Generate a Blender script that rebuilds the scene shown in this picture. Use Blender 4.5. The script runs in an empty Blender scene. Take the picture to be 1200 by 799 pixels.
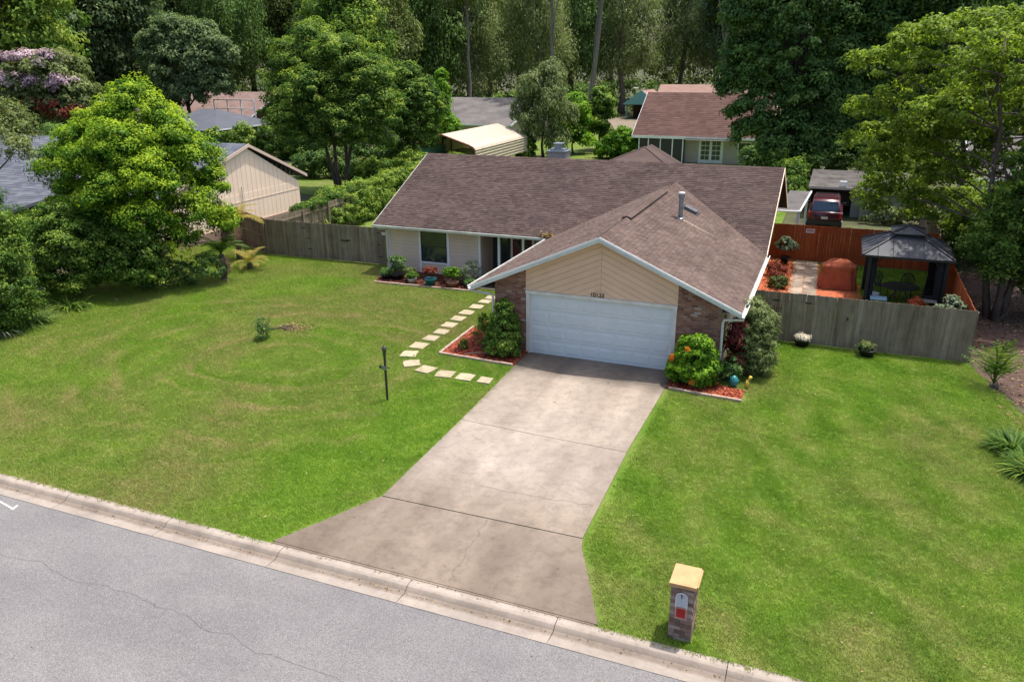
import bpy, bmesh, math, random
import numpy as np
from mathutils import Vector, Matrix
random.seed(7)
R = math.radians
sc = bpy.context.scene
C = sc.collection

# ------------------------------------------------------------------ camera
cd = bpy.data.cameras.new('camera'); cam = bpy.data.objects.new('camera', cd); C.objects.link(cam)
yaw, pitch, roll = -0.3873, 0.3448, -0.0077
fw = Vector((math.sin(yaw)*math.cos(pitch), math.cos(yaw)*math.cos(pitch), -math.sin(pitch)))
rt = Vector((math.cos(yaw), -math.sin(yaw), 0)); up = rt.cross(fw)
rt, up = rt*math.cos(roll)+up*math.sin(roll), up*math.cos(roll)-rt*math.sin(roll)
cam.matrix_world = Matrix(((rt.x, up.x, -fw.x, 9.085), (rt.y, up.y, -fw.y, -23.640), (rt.z, up.z, -fw.z, 9.526), (0, 0, 0, 1)))
cd.sensor_width = 36; cd.lens = 36*925.1/1200; cd.clip_end = 3000; cd.clip_start = .1
sc.camera = cam
# ------------------------------------------------------------------ sky, sun, exposure
w = bpy.data.worlds.new("World"); sc.world = w; w.use_nodes = True
nt = w.node_tree; nt.nodes.clear()
sky = nt.nodes.new('ShaderNodeTexSky'); sky.sky_type = 'NISHITA'; sky.sun_disc = False
sky.sun_elevation = R(72); sky.sun_rotation = R(35); sky.air_density = 1.0; sky.dust_density = 4.0
bg = nt.nodes.new('ShaderNodeBackground'); bg.inputs[1].default_value = 0.15
wo = nt.nodes.new('ShaderNodeOutputWorld')
nt.links.new(sky.outputs[0], bg.inputs[0]); nt.links.new(bg.outputs[0], wo.inputs[0])
sl = bpy.data.lights.new('sun', 'SUN'); sun = bpy.data.objects.new('sun', sl); C.objects.link(sun)
sl.energy = 3.2; sl.angle = R(0.8); sl.color = (1.0, .955, .88)
sun.rotation_euler = Vector((-.185, -.26, -1)).to_track_quat('-Z', 'Y').to_euler()
sun.location = (20, 30, 80)
sc.view_settings.view_transform = 'Standard'; sc.view_settings.look = 'None'
sc.view_settings.exposure = 0.80; sc.view_settings.gamma = 1.0
sc.cycles.max_bounces = 6; sc.cycles.transparent_max_bounces = 8

# ------------------------------------------------------------------ materials
class N:
    def __init__(s, name):
        s.m = bpy.data.materials.new(name); s.m.use_nodes = True; s.t = s.m.node_tree; s.t.nodes.clear()
        s.out = s.n('ShaderNodeOutputMaterial'); s.b = s.n('ShaderNodeBsdfPrincipled')
        s.l(s.b.outputs[0], s.out.inputs[0])
    def n(s, t, **k):
        x = s.t.nodes.new(t)
        for a, v in k.items(): setattr(x, a, v)
        return x
    def l(s, a, b): s.t.links.new(a, b)
    def pos(s, scale=(1, 1, 1), rot=(0, 0, 0)):
        g = s.n('ShaderNodeNewGeometry'); m = s.n('ShaderNodeMapping'); s.l(g.outputs['Position'], m.inputs[0])
        m.inputs['Scale'].default_value = scale; m.inputs['Rotation'].default_value = rot
        return m.outputs[0]
    def noise(s, v, scale, detail=4, rough=.55, dist=0):
        x = s.n('ShaderNodeTexNoise'); s.l(v, x.inputs['Vector']); x.inputs['Scale'].default_value = scale
        x.inputs['Detail'].default_value = detail; x.inputs['Roughness'].default_value = rough; x.inputs['Distortion'].default_value = dist
        return x.outputs['Fac']
    def ramp(s, f, stops):
        r = s.n('ShaderNodeValToRGB'); s.l(f, r.inputs[0]); e = r.color_ramp.elements
        while len(e) < len(stops): e.new(.5)
        for i, (p, c) in enumerate(stops):
            e[i].position = p; e[i].color = (*c, 1) if len(c) == 3 else c
        return r.outputs[0]
    def mix(s, f, a, b, mode='MIX'):
        x = s.n('ShaderNodeMix', data_type='RGBA', blend_type=mode)
        if isinstance(f, (int, float)): x.inputs[0].default_value = f
        else: s.l(f, x.inputs[0])
        for i, v in ((6, a), (7, b)):
            if isinstance(v, tuple): x.inputs[i].default_value = (*v, 1)
            else: s.l(v, x.inputs[i])
        return x.outputs[2]
    def math(s, op, a, b=None):
        x = s.n('ShaderNodeMath', operation=op)
        for i, v in enumerate((a, b)):
            if v is None: continue
            if isinstance(v, (int, float)): x.inputs[i].default_value = v
            else: s.l(v, x.inputs[i])
        return x.outputs[0]
    def bump(s, f, strength=.3, dist=.02):
        x = s.n('ShaderNodeBump'); s.l(f, x.inputs['Height']); x.inputs['Strength'].default_value = strength
        x.inputs['Distance'].default_value = dist; s.l(x.outputs[0], s.b.inputs['Normal'])
    def col(s, c): s.l(c, s.b.inputs['Base Color'])
    def fin(s, rough=.8, spec=.3, metal=0):
        s.b.inputs['Roughness'].default_value = rough; s.b.inputs['Specular IOR Level'].default_value = spec
        s.b.inputs['Metallic'].default_value = metal
        return s.m

def plain(name, c1, c2=None, scale=3, rough=.7, spec=.3, metal=0, bump=0, bscale=60, stretch=(1, 1, 1), rnd=0.0):
    k = N(name); c2 = c2 or tuple(x*.8 for x in c1)
    v = k.pos(stretch)
    col = k.ramp(k.noise(v, scale, 5, .6), [(.3, c2), (.7, c1)])
    if rnd:
        o = k.n('ShaderNodeObjectInfo'); at = k.n('ShaderNodeAttribute', attribute_name='tint')
        f = k.math('FRACT', k.math('ADD', o.outputs['Random'], at.outputs['Fac']))
        f = k.math('ADD', k.math('MULTIPLY', f, 2*rnd), 1-rnd)
        cb = k.n('ShaderNodeCombineColor'); [k.l(f, cb.inputs[i]) for i in range(3)]
        col = k.mix(1.0, col, cb.outputs[0], 'MULTIPLY')
    k.col(col)
    if bump: k.bump(k.noise(v, bscale, 3), bump)
    return k.fin(rough, spec, metal)

def tinted(name, stops, rough=.85, nscale=2.0, namt=.25, bump=.3, bscale=80, spec=.2, streak=None):
    """colour from a per-piece random value (bricks, shingles, pickets)"""
    k = N(name); o = k.n('ShaderNodeObjectInfo'); at = k.n('ShaderNodeAttribute', attribute_name='tint')
    f = k.math('FRACT', k.math('ADD', o.outputs['Random'], at.outputs['Fac']))
    col = k.ramp(f, stops)
    n = k.noise(k.pos(), nscale, 6, .65)
    col = k.mix(1.0, col, k.ramp(n, [(.25, (1-namt,)*3), (.75, (1+namt*.6,)*3)]), 'MULTIPLY')
    if streak:
        n2 = k.noise(k.pos(streak[0]), streak[1], 5, .6)
        col = k.mix(1.0, col, k.ramp(n2, [(.3, streak[2]), (.6, (1, 1, 1))]), 'MULTIPLY')
    k.col(col)
    if bump: k.bump(k.noise(k.pos(), bscale, 3), bump, .01)
    return k.fin(rough, spec)

def leafmat(name, stops, trans=.3, rough=.6, spec=.14, big=.35):
    k = N(name); at = k.n('ShaderNodeAttribute', attribute_name='tint')
    o = k.n('ShaderNodeObjectInfo')
    n = k.noise(k.pos(), big, 2)
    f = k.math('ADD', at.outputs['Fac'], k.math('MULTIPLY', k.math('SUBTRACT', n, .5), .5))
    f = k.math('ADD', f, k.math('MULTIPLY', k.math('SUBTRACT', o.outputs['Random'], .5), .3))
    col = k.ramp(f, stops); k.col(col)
    k.fin(rough, spec)
    tr = k.n('ShaderNodeBsdfTranslucent'); mx = k.n('ShaderNodeMixShader'); mx.inputs[0].default_value = trans+.07
    tc = k.mix(1.0, col, (1.15, 1.2, .6), 'MULTIPLY'); k.l(tc, tr.inputs[0])
    k.l(k.b.outputs[0], mx.inputs[1]); k.l(tr.outputs[0], mx.inputs[2]); k.l(mx.outputs[0], k.out.inputs[0])
    return k.m

def grass_mat(name, blades=False):
    k = N(name); g = k.n('ShaderNodeNewGeometry'); p = g.outputs['Position']
    big = k.noise(p, .22, 3, .6, .4); mid = k.noise(p, .9, 5, .65, .5); fine = k.noise(p, 9, 4, .7)
    green = k.ramp(mid, [(.25, (.138, .262, .024)), (.5, (.202, .340, .035)), (.75, (.285, .410, .055))])
    dry = k.ramp(mid, [(.2, (.225, .245, .070)), (.5, (.31, .285, .110)), (.8, (.39, .32, .165))])
    # worn and dry where the photo shows it: more on the left lawn
    sx = k.n('ShaderNodeSeparateXYZ'); k.l(p, sx.inputs[0])
    left = k.ramp(k.math('MULTIPLY', k.math('ADD', sx.outputs[0], 14), .06), [(.0, (.30,)*3), (.25, (.42,)*3), (.62, (.44,)*3), (.78, (.06,)*3), (.98, (.10,)*3), (1, (.14,)*3)])
    # mower rings on the left lawn, mower lanes on the right one
    def rings(cx, cy, sy, freq, rot=0):
        m = k.n('ShaderNodeMapping'); k.l(p, m.inputs[0]); m.inputs['Location'].default_value = (-cx, -cy*sy, 0); m.inputs['Scale'].default_value = (1, sy, 0)
        ln = k.n('ShaderNodeVectorMath', operation='LENGTH'); k.l(m.outputs[0], ln.inputs[0])
        d = k.math('ADD', ln.outputs['Value'], k.math('MULTIPLY', k.noise(p, .35, 3), 3.0))
        return k.math('SINE', k.math('MULTIPLY', d, freq)), ln.outputs['Value']
    r1, d1 = rings(-7.5, -3.6, 1.25, 4.4); r2, d2 = rings(-7.5, -3.6, 1.25, 8.7)
    r3, d3 = rings(22, 4, 1.0, 4.0)
    ringmask = k.ramp(k.math('MULTIPLY', d1, .1), [(.05, (0,)*3), (.2, (1,)*3), (.8, (.9,)*3), (1, (.2,)*3)])
    lm = k.ramp(k.math('MULTIPLY', k.math('ADD', sx.outputs[0], 14), .06), [(.78, (1,)*3), (.85, (0,)*3)])
    rr = k.math('MULTIPLY', k.math('MULTIPLY', k.math('ADD', k.math('MULTIPLY', r1, .6), k.math('MULTIPLY', r2, .4)), ringmask), lm)
    rr = k.math('MULTIPLY', rr, k.ramp(k.noise(p, .45, 2), [(.38, (.0,)*3), (.62, (1,)*3)]))
    rm = k.ramp(k.math('MULTIPLY', k.math('ADD', sx.outputs[0], 14), .06), [(.80, (0,)*3), (.95, (1,)*3)])
    rr2 = k.math('MULTIPLY', k.math('MULTIPLY', r3, k.ramp(k.noise(p, .3, 2), [(.4, (0,)*3), (.65, (1,)*3)])), rm)
    f = k.math('ADD', left, k.math('MULTIPLY', k.math('SUBTRACT', big, .48), 1.9))
    f = k.math('ADD', f, k.math('MULTIPLY', rr, .45)); f = k.math('ADD', f, k.math('MULTIPLY', rr2, .26))
    f = k.math('ADD', f, k.math('MULTIPLY', k.math('SUBTRACT', fine, .5), .5))
    f = k.math('ADD', f, k.math('MULTIPLY', k.math('SUBTRACT', k.noise(p, 2.6, 3, .7), .5), .7))
    f = k.math('MAXIMUM', k.math('MINIMUM', f, 1.0), 0.0)
    col = k.mix(f, green, dry)
    rb = k.math('ADD', k.math('MULTIPLY', k.math('ADD', rr, rr2), .16), 1.0); rc_ = k.n('ShaderNodeCombineColor'); [k.l(rb, rc_.inputs[i]) for i in range(3)]
    col = k.mix(1.0, col, rc_.outputs[0], 'MULTIPLY')
    if blades:
        o = k.n('ShaderNodeAttribute', attribute_name='bl', attribute_type='INSTANCER')
        col = k.mix(1.0, col, k.ramp(k.noise(p, 55, 2), [(.3, (.72, .76, .7)), (.7, (1.42, 1.36, 1.2))]), 'MULTIPLY')
    else:
        col = k.mix(1.0, col, k.ramp(k.noise(p, 26, 3, .7), [(.3, (.34, .37, .30)), (.7, (.66, .67, .62))]), 'MULTIPLY')
        k.bump(k.noise(p, 30, 4, .7), .8, .04)
    k.col(col); k.fin(.75, .15)
    if blades:
        tr = k.n('ShaderNodeBsdfTranslucent'); mx = k.n('ShaderNodeMixShader'); mx.inputs[0].default_value = .3
        k.l(col, tr.inputs[0]); k.l(k.b.outputs[0], mx.inputs[1]); k.l(tr.outputs[0], mx.inputs[2]); k.l(mx.outputs[0], k.out.inputs[0])
    return k.m

def concrete_mat(name, c1, c2, stain, worn=True):
    k = N(name); p = k.pos()
    col = k.ramp(k.noise(p, .7, 6, .65, .6), [(.25, c2), (.55, c1), (.8, tuple(min(1, x*1.12) for x in c1))])
    st = k.noise(k.pos((1.0, .28, 1)), .9, 5, .6, .3)
    col = k.mix(k.ramp(st, [(.44, (0,)*3), (.70, (.45,)*3)]), col, stain)
    col = k.mix(k.ramp(k.noise(p, 3.4, 6, .75), [(.46, (0,)*3), (.68, (.50,)*3)]), col, stain)
    col = k.mix(k.ramp(k.noise(p, 1.7, 5, .7), [(.60, (0,)*3), (.72, (.45,)*3)]), col, tuple(min(1, x*1.35) for x in c1))
    if worn:
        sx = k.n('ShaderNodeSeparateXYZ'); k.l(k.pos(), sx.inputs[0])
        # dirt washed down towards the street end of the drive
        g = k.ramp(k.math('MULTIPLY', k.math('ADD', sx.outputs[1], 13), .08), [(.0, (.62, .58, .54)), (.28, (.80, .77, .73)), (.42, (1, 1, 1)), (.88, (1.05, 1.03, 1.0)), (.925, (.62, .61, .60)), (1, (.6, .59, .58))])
        # two faint tyre lanes and a few oil drips between them
        tx = k.math('ADD', sx.outputs[0], k.math('MULTIPLY', k.math('SUBTRACT', k.noise(p, .6, 3), .5), .5))
        tl = k.ramp(k.math('MULTIPLY', tx, .2), [(.02, (.80, .79, .78)), (.10, (.98,)*3), (.26, (.90, .89, .88)), (.38, (1.08,)*3), (.60, (1.08,)*3), (.72, (.88, .87, .86)), (.86, (1.02,)*3), (.985, (.84, .83, .82))])
        col = k.mix(1.0, col, tl, 'MULTIPLY')
        vo = k.n('ShaderNodeTexVoronoi'); k.l(p, vo.inputs['Vector']); vo.inputs['Scale'].default_value = 1.3
        col = k.mix(1.0, col, k.ramp(vo.outputs['Distance'], [(.03, (.55, .52, .50)), (.075, (1, 1, 1))]), 'MULTIPLY')
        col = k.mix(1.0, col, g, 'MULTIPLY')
    else:
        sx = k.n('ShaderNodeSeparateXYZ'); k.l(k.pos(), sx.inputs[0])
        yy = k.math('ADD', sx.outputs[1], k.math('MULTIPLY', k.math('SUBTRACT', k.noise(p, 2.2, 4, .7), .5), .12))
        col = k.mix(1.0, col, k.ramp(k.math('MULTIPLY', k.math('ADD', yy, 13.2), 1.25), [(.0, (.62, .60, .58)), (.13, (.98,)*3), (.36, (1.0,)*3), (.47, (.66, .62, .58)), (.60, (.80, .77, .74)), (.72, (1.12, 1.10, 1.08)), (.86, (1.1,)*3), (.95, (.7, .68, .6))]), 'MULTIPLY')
    o = k.n('ShaderNodeObjectInfo')
    col = k.mix(1.0, col, k.ramp(o.outputs['Random'], [(0, (.94,)*3), (1, (1.05,)*3)]), 'MULTIPLY')
    col = k.mix(1.0, col, k.ramp(k.noise(p, 60, 3, .8), [(.3, (.86,)*3), (.7, (1.1,)*3)]), 'MULTIPLY')
    k.col(col); k.bump(k.noise(p, 90, 3, .7), .25, .006)
    return k.fin(.9, .15)

def asphalt_mat():
    k = N('asphalt'); p = k.pos()
    v = k.n('ShaderNodeTexVoronoi'); k.l(p, v.inputs['Vector']); v.inputs['Scale'].default_value = 75
    bw = k.n('ShaderNodeSeparateColor'); k.l(v.outputs['Color'], bw.inputs[0])
    col = k.ramp(bw.outputs[0], [(.0, (.115, .109, .107)), (.35, (.152, .145, .143)), (.7, (.175, .167, .165)), (1, (.235, .224, .220))])
    col = k.mix(1.0, col, k.ramp(k.noise(p, .5, 5, .6), [(.3, (.88, .88, .90)), (.7, (1.1, 1.09, 1.08))]), 'MULTIPLY')
    col = k.mix(1.0, col, k.ramp(k.noise(k.pos((.3, 1, 1)), 1.5, 4, .7), [(.3, (.93,)*3), (.7, (1.06,)*3)]), 'MULTIPLY')
    k.col(col); k.bump(v.outputs['Distance'], .35, .008)
    return k.fin(.9, .2)

M = {}
M['grass'] = grass_mat('grass'); M['blades'] = grass_mat('grass_blades', True)
M['asphalt'] = asphalt_mat()
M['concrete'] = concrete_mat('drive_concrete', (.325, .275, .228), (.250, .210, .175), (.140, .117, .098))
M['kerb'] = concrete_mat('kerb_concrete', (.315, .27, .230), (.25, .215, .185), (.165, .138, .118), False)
M['stone'] = plain('path_stone', (.42, .355, .235), (.28, .235, .155), 4, .85, bump=.3, rnd=.12)
M['dirt'] = plain('woodland_soil', (.085, .08, .035), (.035, .045, .018), .6, .95, bump=.5, bscale=12)
M['weedy'] = plain('shaded_weedy_ground', (.085, .105, .035), (.055, .05, .03), .9, .95, bump=.6, bscale=15)
M['redmulch'] = plain('red_mulch', (.36, .075, .035), (.13, .03, .02), 18, .95, bump=.9, bscale=40)
M['orangemulch'] = plain('orange_mulch', (.62, .17, .07), (.25, .07, .035), 12, .95, bump=.9, bscale=40)
M['darkmulch'] = plain('leaf_litter', (.125, .075, .058), (.045, .030, .024), 7, .95, bump=.8, bscale=30)
M['brownmulch'] = plain('bark', (.10, .045, .03), (.05, .03, .02), 18, .95, bump=.9, bscale=40)
M['shingle'] = tinted('brown_shingle', [(0, (0.0660, 0.0457, 0.0417)), (.3, (0.0804, 0.0568, 0.0512)), (.6, (0.0908, 0.0649, 0.0571)), (.85, (0.1061, 0.0759, 0.0659)), (1, (0.0723, 0.0502, 0.0457))], .95, .55, .30, .5, 60, .1, ((.35, 1, 1), 1.2, (.80, .80, .82)))
M['shingle2'] = tinted('tan_brown_shingle', [(0, (0.1062, 0.0756, 0.0656)), (.3, (0.1206, 0.0865, 0.0744)), (.6, (0.1314, 0.0949, 0.0808)), (.85, (0.1485, 0.1075, 0.0912)), (1, (0.1116, 0.0790, 0.0688))], .95, .8, .30, .5, 60, .1, ((1, .35, 1), 1.2, (.82, .80, .80)))
M['slate'] = tinted('slate_blue_shingle', [(0, (.080, .088, .108)), (.5, (.105, .113, .136)), (1, (.135, .143, .165))], .95, .5, .2, .4, 50, .1)
M['redroof'] = tinted('red_shingle', [(0, (0.0912, 0.0521, 0.0447)), (.5, (0.1082, 0.0633, 0.0530)), (1, (0.1252, 0.0745, 0.0633))], .95, .3, .2, .4, 40, .1)
M['pinkroof'] = plain('pink_shingle', (.34, .215, .18), (.26, .165, .14), .8, .95)
M['brownroof'] = plain('pinkish_brown_roof', (.24, .165, .145), (.16, .11, .10), .8, .95)
M['greyroof'] = plain('grey_shingle', (.16, .145, .135), (.075, .07, .07), .5, .95)
M['shedroof'] = plain('dark_grey_shed_roof', (.13, .115, .105), (.045, .042, .04), 1.3, .95)  # the strong mottle puts dappled tree shade into the roof colour
M['brick'] = tinted('brick', [(0, (.155, .070, .048)), (.25, (.25, .12, .082)), (.5, (.31, .165, .115)), (.7, (.20, .10, .072)), (.93, (.30, .19, .145)), (.975, (.42, .36, .32)), (1, (.115, .062, .05))], .92, 9, .25, .5, 90, .15)
M['mailbrick'] = tinted('brown_grey_brick', [(0, (.13, .085, .068)), (.3, (.20, .135, .105)), (.6, (.245, .175, .14)), (.85, (.30, .23, .19)), (1, (.38, .33, .29))], .92, 14, .35, .6, 90, .15)
M['mortar'] = plain('mortar', (.36, .31, .27), (.26, .22, .19), 8, .95)
M['siding'] = plain('tan_siding', (.70, .49, .345), (.62, .43, .30), 1.2, .75, bump=.15, rnd=.035)
M['siding2'] = plain('cream_siding', (.68, .52, .41), (.60, .455, .36), 1.5, .75, bump=.15, rnd=.03)
M['white'] = plain('white_trim', (.78, .80, .80), (.66, .68, .68), 2, .5, rnd=.02)
M['doorwhite'] = plain('garage_door_white', (.60, .645, .67), (.55, .595, .62), 1.3, .45)
M['fascia'] = plain('fascia_paint', (.62, .66, .66), (.46, .50, .50), 1.2, .55)
M['gutterm'] = plain('gutter_white', (.70, .70, .66), (.48, .47, .42), 1.5, .5)
M['soffit'] = plain('soffit', (.60, .56, .50), None, 2)
M['wood'] = tinted('weathered_fence_wood', [(0, (.185, .145, .105)), (.3, (.245, .195, .142)), (.55, (.285, .235, .175)), (.8, (.21, .17, .122)), (1, (.315, .265, .205))], .9, 1.4, .3, .4, 40, .15, ((9, 9, .7), 1.5, (.62, .60, .58)))
M['woodbrown'] = tinted('brown_fence_wood', [(0, (.15, .10, .08)), (.5, (.20, .14, .11)), (1, (.25, .18, .14))], .9, 1.4, .3, .4, 40, .15, ((9, 9, .7), 1.5, (.65, .6, .58)))
M['orange'] = tinted('orange_stained_wood', [(0, (.34, .070, .020)), (.4, (.42, .092, .026)), (.75, (.37, .080, .022)), (1, (.48, .12, .038))], .8, 1.2, .3, .4, 40, .2, ((9, 9, .8), 1.6, (.72, .66, .62)))
M['iron'] = plain('black_metal', (.022, .022, .024), None, 4, .45, .5)
M['steel'] = plain('galvanised_metal', (.34, .38, .42), (.20, .23, .27), 6, .4, .5, .7)
M['capmetal'] = plain('bright_metal', (.75, .72, .70), (.55, .52, .52), 6, .35, .5, .3)
M['glass'] = plain('window_glass', (.020, .028, .030), (.03, .04, .04), 1, .06, .9)
M['glassgreen'] = plain('screened_glass', (.05, .065, .035), (.02, .03, .02), 1.5, .25, .6)
M['darkbrown'] = plain('dark_brown', (.05, .03, .025), None, 4, .6)
M['reddoor'] = plain('dark_red_paint', (.14, .022, .022), None, 4, .4)
M['bark'] = plain('tree_bark', (.13, .105, .085), (.055, .042, .034), 3, .95, stretch=(3, 3, .6), bump=.8, bscale=14)
M['barklight'] = plain('pale_bark', (.26, .225, .19), (.13, .11, .09), 3, .95, stretch=(3, 3, .6), bump=.8, bscale=14)
M['yellowcap'] = plain('sandstone_cap', (.50, .315, .150), (.37, .225, .105), 5, .8, bump=.2)
M['mailmetal'] = plain('mailbox_silver', (.45, .52, .60), (.30, .36, .44), 14, .35, .5, .4)
M['redbox'] = plain('red_paint', (.34, .012, .016), (.25, .01, .012), 6, .45)
M['pinkish'] = plain('faded_surround', (.50, .25, .20), None, 6, .7)
M['timber'] = plain('edging_timber', (.46, .34, .26), (.30, .22, .17), 4, .9)
M['terracotta'] = plain('terracotta', (.45, .22, .13), (.32, .15, .09), 6, .85)
M['teal'] = plain('teal_glaze', (.02, .19, .19), (.015, .13, .14), 5, .3, .5)
M['blackpot'] = plain('black_plastic', (.022, .022, .022), None, 5, .5)
M['greypot'] = plain('grey_pot', (.32, .30, .27), None, 5, .8)
M['whitepot'] = plain('white_pot', (.62, .58, .52), None, 5, .7)
M['cream'] = plain('cream_panel', (.90, .72, .55), (.84, .66, .50), .8, .8)
M['creamgroove'] = plain('cream_panel_groove', (.78, .61, .46), None, 3, .8)
M['groove'] = plain('cream_groove', (.46, .33, .235), None, 3, .8)
M['carportmetal'] = plain('cream_sheet_metal', (.52, .43, .34), (.47, .385, .30), 1, .5, .4)
M['carportrib'] = plain('cream_rib', (.50, .44, .34), (.44, .38, .30), 1, .5)
M['rust'] = plain('rust_frame', (.22, .09, .06), None, 4, .7)
M['tealwall'] = plain('teal_wall', (.16, .38, .37), (.13, .32, .32), 1, .7)
M['bluewall'] = plain('deep_blue_wall', (.03, .10, .13), None, 2, .7)
M['greywall'] = plain('grey_green_wall', (.40, .39, .35), (.33, .32, .29), 1.5, .8)
M['taupe'] = plain('taupe_wall', (.44, .40, .34), (.38, .34, .29), 1.5, .8)
M['carred'] = plain('dark_red_car_paint', (.070, .010, .016), (.06, .009, .013), 2, .25, .6)
M['rubber'] = plain('tyre_rubber', (.02, .02, .02), None, 5, .8)
M['carglass'] = plain('car_glass', (.012, .03, .06), None, 1, .05, .9)
M['taillight'] = plain('tail_light_red', (.5, .01, .01), None, 2, .2, .5)
M['gazroof'] = plain('grey_steel_roof', (.080, .081, .090), (.045, .047, .055), 1.2, .6, .3, .0)
M['gazpost'] = plain('dark_bronze', (.030, .026, .025), None, 4, .5)
M['curtain'] = plain('black_curtain', (.018, .018, .022), None, 6, .9)
M['cover'] = plain('rust_coloured_fabric', (.42, .115, .05), (.27, .065, .032), 2.5, .85, bump=.6, bscale=5)
M['brightblue'] = plain('bright_blue_plastic', (.02, .22, .62), None, 3, .4)
M['tabletop'] = plain('pale_blue_top', (.35, .50, .62), None, 3, .4)
M['paver'] = plain('patio_paver', (.42, .33, .25), (.24, .19, .15), 2.2, .9, rnd=.30)
M['asphaltcrack'] = plain('fine_asphalt_crack', (.115, .108, .106), None, 9, .95)
M['chalk'] = plain('white_road_paint', (.85, .83, .82), (.6, .58, .58), 20, .9)
M['crack'] = plain('crack_filler', (.085, .078, .078), None, 9, .95)
M['signwhite'] = plain('sign_white', (.75, .70, .68), (.5, .42, .4), 20, .6)
M['signred'] = plain('sign_red', (.5, .05, .05), None, 5, .6)
M['brass'] = plain('house_number_bronze', (.05, .035, .03), None, 5, .4)
M['palefrond'] = plain('dead_frond', (.42, .26, .17), (.24, .13, .09), 4, .9)
M['cushion'] = plain('pale_cushion', (.6, .6, .58), None, 4, .9)
M['yellowp'] = plain('yellow_paint', (.75, .5, .08), None, 4, .5)
M['skylight'] = plain('vent_hood_grey', (.13, .13, .14), (.09, .09, .10), 6, .5, .5, .3)
# foliage
L = leafmat
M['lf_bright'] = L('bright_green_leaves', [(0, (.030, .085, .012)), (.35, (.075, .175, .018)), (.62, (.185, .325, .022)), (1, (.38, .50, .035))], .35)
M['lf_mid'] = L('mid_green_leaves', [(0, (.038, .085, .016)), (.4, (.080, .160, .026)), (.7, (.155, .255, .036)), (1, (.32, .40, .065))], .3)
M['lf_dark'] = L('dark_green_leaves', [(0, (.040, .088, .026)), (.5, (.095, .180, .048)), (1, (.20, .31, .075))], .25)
M['lf_olive'] = L('olive_leaves', [(0, (.060, .085, .028)), (.5, (.130, .175, .055)), (1, (.25, .285, .11))], .25)
M['lf_moss'] = L('mossy_leaves', [(0, (.085, .110, .044)), (.45, (.160, .210, .075)), (.8, (.25, .30, .12)), (1, (.33, .36, .18))], .25)
M['lf_bluegreen'] = L('bluish_leaves', [(0, (.050, .090, .040)), (.5, (.105, .165, .068)), (1, (.19, .26, .11))], .25)
M['lf_lime'] = L('lime_leaves', [(0, (.04, .11, .012)), (.5, (.115, .255, .018)), (1, (.26, .43, .03))], .35)
M['lf_yellow'] = L('yellow_green_leaves', [(0, (.09, .14, .018)), (.4, (.175, .265, .032)), (.75, (.28, .38, .045)), (1, (.42, .47, .08))], .35)
M['lf_pink'] = L('lilac_flowers', [(0, (.34, .24, .32)), (.5, (.58, .44, .56)), (1, (.75, .62, .72))], .3)
M['lf_rust'] = L('russet_leaves', [(0, (.10, .03, .02)), (.5, (.22, .055, .035)), (1, (.35, .09, .06))], .25)
M['lf_grey'] = L('bare_grey_twigs', [(0, (.10, .09, .085)), (.5, (.20, .18, .17)), (1, (.34, .31, .29))], .15)
M['lf_burg'] = L('burgundy_leaves', [(0, (.05, .010, .012)), (.5, (.12, .022, .026)), (1, (.26, .06, .05))], .25)
M['lf_silver'] = L('silver_green_leaves', [(0, (.06, .09, .06)), (.5, (.14, .18, .11)), (1, (.28, .32, .21))], .25)
M['lf_redchip'] = L('red_bark_chips', [(0, (.10, .02, .014)), (.5, (.36, .075, .035)), (1, (.55, .16, .08))], .05)
M['lf_orangechip'] = L('orange_bark_chips', [(0, (.20, .05, .02)), (.5, (.55, .17, .07)), (1, (.75, .32, .16))], .05)
M['lf_barkchip'] = L('dark_red_bark_chips', [(0, (.05, .018, .014)), (.5, (.16, .040, .028)), (1, (.30, .09, .06))], .05)
M['lf_debris'] = L('dry_leaf_litter', [(0, (.10, .06, .03)), (.5, (.26, .17, .08)), (1, (.42, .30, .16))], .1)
M['fl_orange'] = L('orange_petals', [(0, (.65, .12, .02)), (1, (.85, .30, .04))], .3)
M['fl_red'] = L('coral_petals', [(0, (.50, .08, .03)), (1, (.70, .22, .10))], .3)
M['fl_white'] = L('white_petals', [(0, (.6, .5, .45)), (1, (.85, .8, .7))], .3)
M['lf_palm'] = L('palm_leaves', [(0, (.04, .09, .015)), (.5, (.09, .17, .03)), (1, (.24, .30, .06))], .3)
M['lf_yellowing'] = L('yellowing_fronds', [(0, (.16, .17, .03)), (.5, (.32, .26, .06)), (1, (.46, .33, .10))], .3)

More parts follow.
